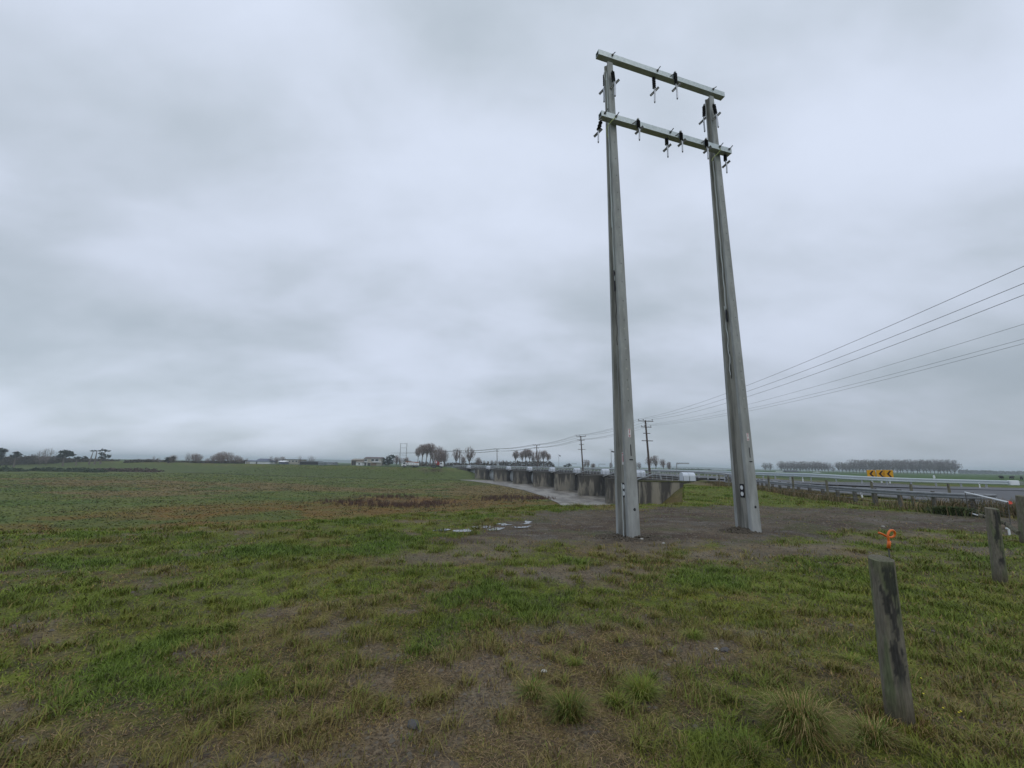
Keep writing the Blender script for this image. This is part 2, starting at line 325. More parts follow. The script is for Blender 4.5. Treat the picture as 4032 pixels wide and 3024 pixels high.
def drip(m):
    # seepage stains: dark runs hanging from the coping, their length set by noise along the wall
    t = m.node_tree; b = t.nodes['Principled BSDF']; lk = b.inputs['Base Color'].links[0].from_socket
    g = nd(t, 'ShaderNodeNewGeometry'); sp = nd(t, 'ShaderNodeSeparateXYZ'); t.links.new(g.outputs['Position'], sp.inputs[0])
    mp = nd(t, 'ShaderNodeMapping'); mp.inputs['Scale'].default_value = (1, 1, .06); t.links.new(g.outputs['Position'], mp.inputs[0])
    n = nd(t, 'ShaderNodeTexNoise'); n.inputs['Scale'].default_value = 1.1; n.inputs['Detail'].default_value = 6; t.links.new(mp.outputs[0], n.inputs['Vector'])
    ln = mth(t, 'MULTIPLY', mth(t, 'SUBTRACT', n.outputs['Fac'], .42), 16.0)
    edge = mth(t, 'ADD', mth(t, 'ADD', sp.outputs[2], .9), ln)
    f = mth(t, 'MULTIPLY', mth(t, 'MULTIPLY', edge, 1.2, True), .85)
    mm = nd(t, 'ShaderNodeMix', data_type='RGBA'); t.links.new(f, mm.inputs[0]); t.links.new(lk, mm.inputs[6]); mm.inputs[7].default_value = (.05, .047, .042, 1)
    t.links.new(mm.outputs[2], b.inputs['Base Color'])
drip(M_WALL)
M_ABUT = mat('abutment_concrete', (.27, .25, .20), .9, var=.15, scale=.42, col2=(.075, .07, .062), contrast=(.49, .54), stretch=(1, 1, .12), bump=.2, bscale=3)
# ------------------------------------------------------------------ mesh helpers
class MB:
    def __init__(s): s.v = []; s.f = []; s.m = []; s.mats = []; s.sm = False
    def mi(s, m):
        if m not in s.mats: s.mats.append(m)
        return s.mats.index(m)
    def add(s, vs, fs, m):
        o = len(s.v); s.v += [tuple(p) for p in vs]; k = s.mi(m)
        for f in fs: s.f.append(tuple(i + o for i in f)); s.m.append(k)
    def box(s, c, d, m, R=None, bev=0.0):
        hx, hy, hz_ = d[0] / 2, d[1] / 2, d[2] / 2
        if bev > 0:
            b = bev; P = []
            ring = [(-hx + b, -hy), (hx - b, -hy), (hx, -hy + b), (hx, hy - b), (hx - b, hy), (-hx + b, hy), (-hx, hy - b), (-hx, -hy + b)]
            for z, q in ((-hz_, b), (-hz_ + b, 0), (hz_ - b, 0), (hz_, b)):
                kx = (hx - q) / hx; ky = (hy - q) / hy
                P += [(x * kx, y * ky, z) for x, y in ring]
            fs = [tuple(range(7, -1, -1)), tuple(range(24, 32))]
            for l in range(3):
                for i in range(8): j = (i + 1) % 8; fs.append((l * 8 + i, l * 8 + j, l * 8 + 8 + j, l * 8 + 8 + i))
        else:
            P = [(x, y, z) for z in (-hz_, hz_) for x, y in ((-hx, -hy), (hx, -hy), (hx, hy), (-hx, hy))]
            fs = [(3, 2, 1, 0), (4, 5, 6, 7), (0, 1, 5, 4), (1, 2, 6, 5), (2, 3, 7, 6), (3, 0, 4, 7)]
        c = Vector(c); vs = [((R @ Vector(p)) if R else Vector(p)) + c for p in P]; s.add(vs, fs, m)
    def tube(s, pts, r, m, n=8, cap=True):
        pts = [Vector(p) for p in pts]
        if isinstance(r, (int, float)): r = [r] * len(pts)
        vs = []; fs = []
        ref = None
        for i, p in enumerate(pts):
            d = (pts[min(i + 1, len(pts) - 1)] - pts[max(i - 1, 0)])
            if d.length < 1e-9: d = Vector((0, 0, 1))
            d.normalize()
            if ref is None: ref = Vector((1, 0, 0)) if abs(d.x) < .9 else Vector((0, 1, 0))
            a = d.cross(ref); a.normalize(); b = d.cross(a); ref = b.cross(d) if b.cross(d).length > .1 else ref; ref = -ref if ref.dot(ref) < 0 else ref
            ref = a.cross(d)
            ref.normalize()
            for k in range(n):
                t = 2 * pi * k / n; vs.append(p + (a * cos(t) + ref * sin(t)) * r[i])
        for i in range(len(pts) - 1):
            for k in range(n):
                j = (k + 1) % n; fs.append((i * n + k, i * n + j, (i + 1) * n + j, (i + 1) * n + k))
        if cap: fs.append(tuple(range(n - 1, -1, -1))); fs.append(tuple(range((len(pts) - 1) * n, len(pts) * n)))
        s.add(vs, fs, m)
    def prism(s, poly, z0, z1, m):
        n = len(poly); vs = [(x, y, z0) for x, y in poly] + [(x, y, z1) for x, y in poly]
        fs = [tuple(range(n - 1, -1, -1)), tuple(range(n, 2 * n))] + [(i, (i + 1) % n, n + (i + 1) % n, n + i) for i in range(n)]
        s.add(vs, fs, m)
    def build(s, name, parent=None, loc=None, smooth=False):
        me = bpy.data.meshes.new(name); me.from_pydata(s.v, [], s.f)
        for m in s.mats: me.materials.append(m)
        me.polygons.foreach_set('material_index', s.m)
        if smooth: me.polygons.foreach_set('use_smooth', [True] * len(me.polygons))
        me.update()
        o = bpy.data.objects.new(name, me); COL.objects.link(o)
        if parent: o.parent = parent
        if loc is not None: o.location = loc
        return o
def tag(o, label=None, cat=None, group=None, kind=None):
    if label: o['label'] = label
    if cat: o['category'] = cat
    if group: o['group'] = group
    if kind: o['kind'] = kind
    return o
def thing(name, label, cat, loc=(0, 0, 0), rz=0.0, group=None):
    o = bpy.data.objects.new(name, None); COL.objects.link(o); o.location = loc; o.rotation_euler = (0, 0, rz); o.empty_display_size = .2
    return tag(o, label, cat, group)
def copy_tree(o, parent=None):
    c = o.copy(); COL.objects.link(c)
    if parent: c.parent = parent
    for ch in list(o.children): copy_tree(ch, c)
    return c
def np_mesh(name, v, f, mats, cols=None, smooth=False, fsize=3):
    me = bpy.data.meshes.new(name); nv = len(v); nf = len(f)
    me.vertices.add(nv); me.vertices.foreach_set('co', np.ascontiguousarray(v, dtype=np.float32).ravel())
    me.loops.add(nf * fsize); me.loops.foreach_set('vertex_index', np.ascontiguousarray(f, dtype=np.int32).ravel())
    me.polygons.add(nf); me.polygons.foreach_set('loop_start', np.arange(0, nf * fsize, fsize, dtype=np.int32))
    if smooth: me.polygons.foreach_set('use_smooth', np.ones(nf, bool))
    me.update(calc_edges=True)
    if cols is not None:
        a = me.color_attributes.new('Col', 'FLOAT_COLOR', 'POINT'); cc = np.ones((nv, 4), np.float32); cc[:, :3] = cols
        a.data.foreach_set('color', cc.ravel())
    for m in mats: me.materials.append(m)
    o = bpy.data.objects.new(name, me); COL.objects.link(o); return o
# ------------------------------------------------------------------ THE GROUND
azf = np.linspace(-62, 62, 760); azb = np.linspace(62, 298, 60)[1:-1]
az = np.radians(np.concatenate([azf, azb])); nr = 620
rr = 0.4 * (6500 / 0.4) ** (np.linspace(0, 1, nr))
A, R_ = np.meshgrid(az, rr); gx = (np.sin(A) * R_).ravel(); gy = (np.cos(A) * R_).ravel()
g_z = gz(gx, gy)
gv_ = np.stack([gx, gy, g_z], 1); na = len(az)
i0 = np.arange(nr - 1)[:, None] * na; j = np.arange(na)[None, :]; j1 = (j + 1) % na
gf = np.stack([i0 + j, i0 + na + j, i0 + na + j1, i0 + j1], -1).reshape(-1, 4)
gf = gf[:, ::-1]
gc = ground_col(gx, gy)
ctr = np.array([[0, 0, gz1(0, 0)]]); gvn = np.concatenate([gv_, ctr]); gcn = np.concatenate([gc, gc[:1]])
go = np_mesh('ground', gvn, gf, [M_GROUND], gcn, smooth=True, fsize=4)
tag(go, 'uneven damp pasture with green and brown patches', 'ground', kind='structure')
# hills on the horizon
def ridge(name, pts, Y, seed, label):
    mb = MB(); n = len(pts); vs = []; fs = []
    xs = np.linspace(pts[0][0], pts[-1][0], 60)
    for i, x in enumerate(xs):
        yv = np.interp(x, [p[0] for p in pts], [p[1] for p in pts])
        t = at(x, yv, Y); h = max(1.0, t.z * (1 + 0.10 * (float(fbm(np.array([i * .35]), np.array([seed * 1.0]), seed, 3)[0]) - .5)))
        vs += [(t.x, Y, -2), (t.x, Y + 120, h * .7), (t.x * 1.08, Y + 380, h), (t.x * 1.2, Y + 900, -2)]
    for i in range(len(xs) - 1):
        for k in range(3): fs.append((i * 4 + k, i * 4 + 4 + k, i * 4 + 5 + k, i * 4 + 1 + k))
    mb.add(vs, fs, M_HILL); tag(mb.build(name, smooth=True), label, 'hills', kind='structure')
ridge('hills', [(2380, 1848), (2600, 1842), (2700, 1836), (2850, 1840), (2990, 1846), (3300, 1850), (3700, 1852), (3850, 1853), (4200, 1862)], 2300, 3, 'low blue hills on the right horizon')
ridge('hills', [(1050, 1815), (1210, 1806), (1330, 1809), (1420, 1813), (1560, 1818), (1700, 1822)], 2600, 5, 'low blue hills on the left horizon')
# ------------------------------------------------------------------ concrete apron, road, paint
def sweep(name, ks, o0, o1, z, m, dz=0.0):
    vs = []; fs = []
    for i, k in enumerate(ks):
        for o in (o0, o1): x, y = arc(k, o); vs.append((x, y, z))
    for i in range(len(ks) - 1): fs.append((2 * i, 2 * i + 1, 2 * i + 3, 2 * i + 2))
    mb = MB(); mb.add(vs, fs, m); return mb
vs = []; fs = []
ks = [-0.4 + 0.2 * i for i in range(50)]
for k in ks:
    x0, y0 = arc(k, -14.5); x1, y1 = arc(k, 14)
    if k < 0.0: pass
    vs += [(x0, y0, FLOOR + .10), (x1, y1, FLOOR + .10)]
ext = [(13.0, 47.0), (40, 47.0)]
mb = MB(); V0 = [(10.5, 40, FLOOR + .10), (40, 40, FLOOR + .10)] + vs
for i in range(len(V0) // 2 - 1): fs.append((2 * i, 2 * i + 1, 2 * i + 3, 2 * i + 2))
mb.add(V0, fs, M_APRON)
tag(mb.build('concrete_apron'), 'wet pale concrete apron curving along the foot of the floodgates', 'apron', kind='structure')
def smooth_path(pts, n=8):
    out = []
    P = [Vector(p) for p in pts]
    for i in range(len(P) - 1):
        p0 = P[max(i - 1, 0)]; p1 = P[i]; p2 = P[i + 1]; p3 = P[min(i + 2, len(P) - 1)]
        for j in range(n):
            t = j / n; out.append(.5 * ((2 * p1) + (-p0 + p2) * t + (2 * p0 - 5 * p1 + 4 * p2 - p3) * t * t + (-p0 + 3 * p1 - 3 * p2 + p3) * t ** 3))
    out.append(P[-1]); return out
def strip(path, w0, w1, m, dz=0.0):
    vs = []; fs = []
    for i, p in enumerate(path):
        d = path[min(i + 1, len(path) - 1)] - path[max(i - 1, 0)]; l = hypot(d.x, d.y); nx, ny = d.y / l, -d.x / l
        vs += [(p.x + nx * w0, p.y + ny * w0, p.z + dz), (p.x + nx * w1, p.y + ny * w1, p.z + dz)]
    for i in range(len(path) - 1): fs.append((2 * i, 2 * i + 1, 2 * i + 3, 2 * i + 2))
    mb = MB(); mb.add(vs, fs, m); return mb
RZ = .46
bridge_road = [(*arc(k, 6.2), RZ) for k in (9.6, 8.5, 7, 6, 5, 4, 3, 2, 1, .4)] + [(29.2, 56, RZ), (30.6, 50.5, .40), (34, 46.4, .30), (39.5, 44.2, .22), (47, 43.2, .18), (60, 41, .16), (95, 33, .16), (160, 15, .16)]
north_road = [(-75, 222, .5), (-120, 240, .45)]
RP = smooth_path(list(reversed([(-190, 262, .4), (-110, 238, .45)])) [::-1] + bridge_road)
tag(strip(RP, -4.2, 4.2, M_ASPH).build('road'), 'grey sealed road curving off the floodgate bridge', 'road', kind='structure')
SR = smooth_path([(28.0, 52, .34), (28.5, 44, .20), (28.8, 34, .15), (28.5, 22, .14), (28, 8, .14), (27, -20, .14)])
tag(strip(SR, -16, 5.5, M_ASPH2, -.012).build('side_road'), 'grey side road running past the farm gate', 'road', kind='structure')
# filler embankment shoulders so that the road sits on ground, not in the air
tag(strip(RP[80:], -6.2, -4.0, M_VERGE, -.02).build('road_shoulder'), 'grassy gravel shoulder under the road', 'shoulder', kind='structure')
tag(strip(SR, -18, 6.0, M_VERGE, -.03).build('side_road_shoulder'), 'grassy shoulder of the side road', 'shoulder', kind='structure')
tag(strip(RP, -3.75, -3.6, M_LINE, .006).build('edge_line'), 'white painted edge line on the road', 'road marking', kind='structure')
cl = [p for p in RP]
mbx = MB()
for i in range(4, len(cl) - 2, 3):
    t = strip(cl[i:i + 2], -.06, .06, M_LINE, .007); mbx.add(t.v, t.f, M_LINE)
tag(mbx.build('centre_line'), 'dashed white centre line on the road', 'road marking', kind='structure')
# ------------------------------------------------------------------ FLOODGATES
fg = thing('floodgate_barrage', 'long curved concrete floodgate barrage with white gates and hooded hoists', 'floodgate', (ARC[0][0], ARC[0][1], FLOOR))
FO = Vector((-ARC[0][0], -ARC[0][1], -FLOOR))
def fbuild(mb, name, smooth=False, parent=None):
    mb.v = [tuple(Vector(p) + FO) for p in mb.v]; return mb.build(name, parent or fg, smooth=smooth)
WALL_TOP = -.35
for k in range(0, 10):
    x, y = ARC[k]; d = arcdir(max(k, 0.3)); ux, uy = cos(d), sin(d); nx, ny = uy, -ux      # n points downstream (right)
    T = 1.5 if k else 1.0; Ln = 6.4 if k else 6.6
    def P(a, b): return (x + nx * a + ux * b, y + ny * a + uy * b)
    mb = MB(); t = T / 2
    poly = [P(10, -t), P(10, t), P(-Ln + .6, t), P(-Ln + .15, t * .6), P(-Ln, 0), P(-Ln + .15, -t * .6), P(-Ln + .6, -t)]
    mb.prism(poly, FLOOR - .6, WALL_TOP if k else -.12, M_WALL if k else M_ABUT)
    # darker wet coping on top
    mb.prism([P(a, b) for a, b in ((9.9, -t - .06), (9.9, t + .06), (-Ln + .55, t + .06), (-Ln + .05, t * .6), (-Ln - .06, 0), (-Ln + .05, -t * .6), (-Ln + .55, -t - .06))], (WALL_TOP if k else -.12) + .003, (WALL_TOP if k else -.12) + .16, M_WALLT if k else M_MOSS)
    if k > 0:
        # gate slot pilaster
        mb.box((*P(-.9, -t - .12), (FLOOR + WALL_TOP) / 2), (.5, .24, abs(FLOOR - WALL_TOP) - .05), M_WALLT, Matrix.Rotation(atan2(ny, nx), 3, 'Z'))
    fbuild(mb, 'pier')
# deck: walkway slab and raised road slab
def slab(k0, k1, o0, o1, zb, zt, m, name, step=.25):
    mb = MB(); ks = [k0 + step * i for i in range(int((k1 - k0) / step) + 1)]; vs = []; fs = []
    for k in ks:
        for o, z in ((o0, zb), (o1, zb), (o1, zt), (o0, zt)): vs.append((*arc(k, o), z))
    n = len(ks)
    for i in range(n - 1):
        for q in range(4): r = (q + 1) % 4; fs.append((i * 4 + q, i * 4 + r, i * 4 + 4 + r, i * 4 + 4 + q))
    fs += [(3, 2, 1, 0), tuple(n * 4 - 4 + q for q in range(4))]
    mb.add(vs, fs, m); return fbuild(mb, name)
slab(0, 9.2, -1.6, 1.3, -.28, -.02, M_WALLT, 'walkway')
slab(0, 9.2, 1.35, 10.9, -.35, RZ - .03, M_WALL, 'road_deck')
slab(0, 9.0, 6.5, 7.1, FLOOR - .2, -.36, M_WALLT, 'sill_wall')
for k in range(0, 9):
    # curved radial gate between piers
    mb = MB(); n = 9; vs = []; fs = []
    for i in range(n):
        a = radians(-26 + 58 * i / (n - 1)); off = 5.2 - 5.6 * cos(a); zz = -2.55 + 4.0 * sin(a) * .98
        for t in np.linspace(.045, .955, 9): vs.append((*arc(k + float(t), off + .55), zz + .1))
    for i in range(n - 1):
        for j_ in range(8): fs.append((i * 9 + j_, i * 9 + j_ + 1, i * 9 + 9 + j_ + 1, i * 9 + 9 + j_))
    mb.add(vs, fs, M_GATE); g = fbuild(mb, 'gate')
    md = g.modifiers.new('thick', 'SOLIDIFY'); md.thickness = .12
    # slanting gate arm up to the walkway
    mb = MB(); mb.tube([(*arc(k + .80, -1.9), -.3), (*arc(k + .42, -.9), 1.0)], .11, M_GALVD, 6); mb.tube([(*arc(k + .42, -.9), 1.0), (*arc(k + .42, -.7), -.05)], .07, M_GALVD, 6); fbuild(mb, 'gate_arm')
for k in range(0, 9):
    # hooded hoist cover: rounded top, seam down the middle, dark feet
    x, y = arc(k + .02, -.10); d = arcdir(max(k, .3)); R = Matrix.Rotation(d - pi / 2, 3, 'Z')
    hs = 1.02 if k in (0, 1) else .98
    h0 = {0: 1.05, 1: 1.08}.get(k, 1.10)
    for s_, m, nm in ((0, M_HOOD, 'hoist_cover'),):
        mb = MB()
        for j_, (xa, xb) in enumerate(((-.80, -.04), (.0, .78))):
            prof = [(-.62, 0), (.62, 0), (.62, h0 * .55)] + [(.62 * cos(a), h0 * .55 + h0 * .45 * sin(a)) for a in np.linspace(.15, pi - .15, 9)] + [(-.62, h0 * .55)]
            q = len(prof); vs = [R @ Vector((xa, b, c)) + Vector((x, y, .07)) for b, c in prof] + [R @ Vector((xb, b, c)) + Vector((x, y, .07)) for b, c in prof]
            fs = [tuple(range(q)), tuple(range(2 * q - 1, q - 1, -1))] + [(i, (i + 1) % q, q + (i + 1) % q, q + i)[::-1] for i in range(q)]
            mb.add(vs, fs, M_HOOD)
        hc = fbuild(mb, 'hoist_cover')
        mb = MB(); mb.box(Vector((x, y, .02)) , (1.6, 1.1, .12), M_DSTEEL, R)
        for xx in (-.8, .0, .8): mb.box(R @ Vector((xx, -.64, .35)) + Vector((x, y, 0)), (.05, .04, .55), M_SEAM, R)
        fbuild(mb, 'hoist_base')
# handrail along the upstream edge of the walkway
mb = MB()
for z in (.35, .62, .95):
    pts = [(*arc(k * .25, -1.45), z) for k in range(0, 37)]; mb.tube(pts, .024, M_GALVD, 5)
k = 0.0
while k < 9.1:
    x, y = arc(k, -1.45); mb.tube([(x, y, -.02), (x, y, .95)], .026, M_GALVD, 5); k += .1
fbuild(mb, 'handrail')
# ------------------------------------------------------------------ GUARDRAILS
M_RAIL = mat('rail_steel', (.36, .38, .39), .5, .35, var=.12, scale=2); M_RAILD = mat('rail_weathered', (.27, .285, .30), .6, .3, var=.2, scale=2)
def guardrail(label, path, zoff, n_post, sp=2.0, endcap=None, side=1, bm_=None, prof=None, pm=None):
    g = thing('guardrail', label, 'guardrail', tuple(path[0]), 0)
    o = -Vector(path[0])
    prof = prof or [(0, .53), (.07, .56), (.07, .60), (.0, .64), (0, .68), (.07, .72), (.07, .77), (0, .82)]
    vs = []; fs = []
    for i, p in enumerate(path):
        d = path[min(i + 1, len(path) - 1)] - path[max(i - 1, 0)]; l = hypot(d.x, d.y); nx, ny = d.y / l * side, -d.x / l * side
        for a, z in prof: vs.append((p.x + nx * a, p.y + ny * a, p.z + z + zoff))
    q = len(prof)
    for i in range(len(path) - 1):
        for j_ in range(q - 1): fs.append((i * q + j_, i * q + j_ + 1, i * q + q + j_ + 1, i * q + q + j_))
    mb = MB(); mb.add([Vector(v) + o for v in vs], fs, bm_ or M_RAIL); r = mb.build('rail_beam', g)
    md = r.modifiers.new('t', 'SOLIDIFY'); md.thickness = .012
    acc = 0; cnt = 0; last = path[0]; nxt = 0.0
    for i in range(1, len(path)):
        seg = path[i] - path[i - 1]; l = seg.length; dd = nxt
        while dd <= l and cnt < n_post:
            p = path[i - 1] + seg * (dd / l); a = atan2(seg.y, seg.x)
            mb = MB(); nn = Vector((seg.y, -seg.x, 0)).normalized() * -.12 * side
            mb.box(p + nn + Vector((0, 0, .36 + zoff)) + o, (.10, .16, .95), pm or M_GALVD, Matrix.Rotation(a, 3, 'Z'))
            mb.build('post', g); cnt += 1; dd += sp
        nxt = dd - l
    if endcap:
        p = path[-1]; d = (path[-1] - path[-2]).normalized(); mb = MB(); a = atan2(d.y, d.x)
        mb.box(p + d * .45 + Vector((0, 0, .62 + zoff)) + o, (.9, .42, .52), M_WHITE, Matrix.Rotation(a, 3, 'Z'), .05)
        for z in (.5, .62, .74): mb.box(p + d * 1.1 + Vector((0, 0, z + zoff)) + o, (.4, .35, .05), M_GALVD, Matrix.Rotation(a, 3, 'Z'))
        mb.build('end_terminal', g)
    return g
far_path = smooth_path([Vector((*arc(k, 10.7), RZ)) for k in (9, 8, 7, 6, 5, 4, 3, 2, 1, .3)] + [Vector((33.9, 54.5, RZ - .02)), Vector((35.6, 51.4, .42)), Vector((39.5, 49.2, .24)), Vector((45, 48.2, .12)), Vector((53.2, 47.0, .06))])
guardrail('long silver guardrail on the far side of the road ending in a white terminal', far_path, 0, 95, 2.4, True, side=1, bm_=M_GALV, prof=[(0, .42), (.07, .46), (.07, .54), (.0, .59), (0, .65), (.07, .70), (.07, .79), (0, .84)])
near_path = smooth_path([Vector((*arc(k, 1.7), RZ)) for k in (9, 8, 7, 6, 5, 4, 3, 2, 1, .3)] + [Vector((24.6, 53, .42)), Vector((24.0, 47.5, .30))])
guardrail('silver guardrail between the hoist walkway and the road on the bridge', near_path, 0, 95, 2.4, side=1)
fence_path = smooth_path([Vector((23.6, 48.4, .22)), Vector((22.6, 43.5, .12)), Vector((20.9, 38, .05)), Vector((19.4, 33, .02)), Vector((18.5, 27.5, .0)), Vector((18.1, 23.0, 0)), Vector((18.2, 20.4, 0)), Vector((19.0, 18.9, 0)), Vector((20.4, 18.6, 0))])
guardrail('weathered silver guardrail with close posts in the dry grass verge', fence_path, .0, 60, 1.35, side=1, bm_=M_RAILD, prof=[(0, .58), (.05, .60), (.05, .64), (0, .66), (0, .70), (.05, .72), (.05, .76), (0, .78)], pm=M_WOODP)
# ------------------------------------------------------------------ CHEVRON SIGNS
def chevron(px, label, Y):
    c = at(px, 1866, Y); g0 = gz1(c.x, c.y)
    t = thing('chevron_sign', label, 'road sign', (c.x, c.y, g0), radians(-20), 'yellow chevron signs')
    top = at(px, 1851, Y).z - g0; h = (at(px, 1851, Y) - at(px, 1881, Y)).z; w = h * .93
    mb = MB(); mb.box((0, 0, top - h / 2), (w, .03, h), M_YEL, None, .005)
    pn = mb.build('sign_panel', t)
    zc_ = top - h / 2; mb = MB(); pts = [(.10, .42), (.32, .42), (.02, 0), (.32, -.42), (.10, -.42), (-.26, 0)]
    P2 = [Vector((a * w, -.019, zc_ + b * h)) for a, b in pts]; P3 = [p + Vector((0, .003, 0)) for p in P2]
    mb.add(P2 + P3, [(0, 1, 2, 5), (5, 2, 3, 4), (0, 5, 11, 6), (1, 0, 6, 7), (2, 1, 7, 8), (3, 2, 8, 9), (4, 3, 9, 10), (5, 4, 10, 11)], M_CHB); mb.build('chevron_arrow', pn)
    mb = MB(); mb.tube([(0, .06, 0 - .2), (0, .06, top - h * .1)], .075, M_WHITE, 10); mb.build('post', t)
chevron(3431, 'yellow and black chevron sign standing leftmost and apart from the closer pair', 52.5)
chevron(3468, 'yellow and black chevron sign in the middle of the row of three', 52)
chevron(3500, 'yellow and black chevron sign at the right end of the row of three', 51.6)
def marker(px, yt, yb, Y, label, rz=0.0):
    b = at(px, yb, Y); t_ = at(px, yt, Y)
    z0 = b.z; h = t_.z - z0
    mb = MB(); mb.box((0, 0, h / 2), (.11, .035, h), M_WHITE, None, .01); mb.box((0, -.021, h * .82), (.07, .006, .12), M_SEAM)
    o = mb.build('marker_post', loc=(b.x, b.y, z0)); tag(o, label, 'marker post', 'white roadside marker posts')
marker(3162, 1880, 1897, 49.6, 'short white marker post at the bend of the far guardrail')
marker(3396, 1938, 1970, 27.0, 'white marker post standing in dry grass in front of the near guardrail')
marker(3859, 1900, 1921, 44.6, 'small white marker post in front of the far guardrail near its end')
mb = MB(); mb.box((0, 0, .5), (.5, .5, 1.0), M_WHITE, None, .12); p = at(3677, 1872, 140); o = mb.build('water_tank', loc=(p.x, p.y, gz1(p.x, p.y))); tag(o, 'small white box alone in the far green field on the right', 'tank')
# ------------------------------------------------------------------ TWIN-POLE STRUCTURE
LB = Vector(gp(1357 * V, 1158 * V)); RB = Vector(gp(1617 * V, 1148 * V)); LB.z = RB.z = 0
U = (RB - LB).normalized(); NV = Vector((-U.y, U.x, 0)); SPAN = (RB - LB).length; RZP = atan2(U.y, U.x)
pf = thing('power_pole_frame', 'tall twin concrete pole frame with two steel crossarms and hanging black insulators', 'power pole', tuple(LB), RZP)
def loc_pt(px, py, off):          # local (s, n, z) of a photo point lying in the plane n = off
    d = ray(px, py); k = (NV.dot(LB) + off) / NV.dot(d); P = Vector((0, 0, EYE)) + d * k
    return Vector(((P - LB).dot(U), off, P.z))
HP = 13.54
def psec(z, s0, lean):
    t = z / HP; W_ = .325 + (.175 - .325) * t; D_ = .58 + (.21 - .58) * t; cxx = s0 + lean * t
    return cxx, W_, D_
def ppt(s0, lean, a, b, z):      # a,b in -1..1 of half width / half depth
    c, W_, D_ = psec(z, s0, lean); return Vector((c + a * W_ / 2, b * D_ / 2, z))
def make_pole(s0, lean, which):
    mb = MB(); zs = [-.3] + [HP * i / 14 for i in range(15)]
    ch = .10
    sec = [(-1 + ch, -1), (1 - ch, -1), (1, -1 + ch * .55), (1, -.62), (.52, -.44), (.52, .44), (1, .62), (1, .96), (.92, 1), (-.92, 1), (-1, .96), (-1, .62), (-.52, .44), (-.52, -.44), (-1, -.62), (-1, -1 + ch * .55)]
    n = len(sec); vs = []; 
    for z in zs:
        for a, b in sec: vs.append(ppt(s0, lean, a, b, z))
    for i in range(len(zs) - 1):
        for q in range(n):
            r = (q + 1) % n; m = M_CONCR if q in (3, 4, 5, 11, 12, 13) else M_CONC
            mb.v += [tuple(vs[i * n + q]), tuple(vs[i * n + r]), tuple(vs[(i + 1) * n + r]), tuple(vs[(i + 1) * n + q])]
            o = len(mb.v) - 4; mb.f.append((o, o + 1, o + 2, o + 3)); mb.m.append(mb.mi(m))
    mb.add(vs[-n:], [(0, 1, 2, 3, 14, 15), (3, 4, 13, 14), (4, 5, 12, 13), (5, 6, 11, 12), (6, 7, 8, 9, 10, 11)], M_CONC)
    # plugged and open step holes up the front face
    zz = 3.3; k = 0
    while zz < HP - .6:
        p = ppt(s0, lean, .1, -1.0, zz)
        if k % 2: dsk = (.022, M_STONEW)
        else: dsk = (.013, M_BLK)
        vs2 = [(p.x + dsk[0] * cos(t), p.y - .004, p.z + dsk[0] * sin(t)) for t in np.linspace(0, 2 * pi, 9)[:-1]]
        mb.add(vs2, [tuple(range(8))], dsk[1]); zz += .235 if k % 2 else .30; k += 1
    pole = mb.build('pole', pf)
    def plate(z0, z1, a0, a1, m, out=.005, nm=None, par=pole):
        b = MB(); P4 = [ppt(s0, lean, a0, -1, z0), ppt(s0, lean, a1, -1, z0), ppt(s0, lean, a1, -1, z1), ppt(s0, lean, a0, -1, z1)]
        fr = [p + Vector((0, -out, 0)) for p in P4]; bk_ = [p + Vector((0, .002, 0)) for p in P4]
        b.add(fr + bk_, [(0, 1, 2, 3), (0, 4, 5, 1), (1, 5, 6, 2), (2, 6, 7, 3), (3, 7, 4, 0)], m)
        return b.build(nm, par) if nm else b
    fz = lambda px, py: loc_pt(px, py, -.27).z
    if which == 0:
        zt, zb = fz(2350 + 377 * .3315, 1600 + 265 * .3315), fz(2350 + 377 * .3315, 1600 + 366 * .3315); sa, sb = -.30, .22
        v0, v1 = fz(2480, 1600 + 588 * .3315), fz(2480, 1600 + 452 * .3315); hz0 = fz(2482, 1600 + 633 * .3315); va = (.0, .14); ha = (-.28, .36); hole = fz(2493, 1600 + 1225 * .3315); hx = .18
    else:
        zt, zb = fz(2850 + 270 * .3315, 1600 + 317 * .3315), fz(2850 + 270 * .3315, 1600 + 408 * .3315); sa, sb = -.22, .28
        v0, v1 = fz(2948, 1600 + 608 * .3315), fz(2946, 1600 + 488 * .3315); hz0 = fz(2951, 1600 + 656 * .3315); va = (.05, .18); ha = (-.15, .5); hole = fz(2968, 1600 + 1195 * .3315); hx = .12
    # danger sign: white plate, red banner text, red bolt with figure
    b = plate(zb, zt, sa, sb, M_SIGNW, .006); H_ = zt - zb; cxm = (ppt(s0, lean, (sa + sb) / 2, -1, (zt + zb) / 2)); w_ = (sb - sa) * psec(zt, s0, lean)[1] / 2
    def red(x0, x1, z0, z1):
        yb_ = cxm.y - .010
        b.add([(cxm.x + x0 * w_, yb_, zb + z0 * H_), (cxm.x + x1 * w_, yb_, zb + z0 * H_), (cxm.x + x1 * w_, yb_, zb + z1 * H_), (cxm.x + x0 * w_, yb_, zb + z1 * H_)], [(0, 1, 2, 3)], M_RED)
    red(-.36, .36, .90, .955); red(-.30, .30, .12, .18); red(-.30, .30, .22, .27); red(-.2, .2, .06, .09)
    yb_ = cxm.y - .010
    zig = [(.16, .84), (.0, .84), (-.18, .56), (.0, .56), (-.14, .30), (.2, .64), (.04, .64)]
    b.add([(cxm.x + a * w_, yb_, zb + c * H_) for a, c in zig], [(0, 1, 2, 3, 6), (3, 4, 5, 6)], M_RED)
    b.build('warning_sign', pole)
    plate(v0, v1, va[0], va[1], M_BLK, .006, 'number_strip'); plate(hz0 - .014, hz0 + .014, ha[0], ha[1], M_BLK, .006, 'name_strip')
    p = ppt(s0, lean, hx, -1, hole); b = MB()
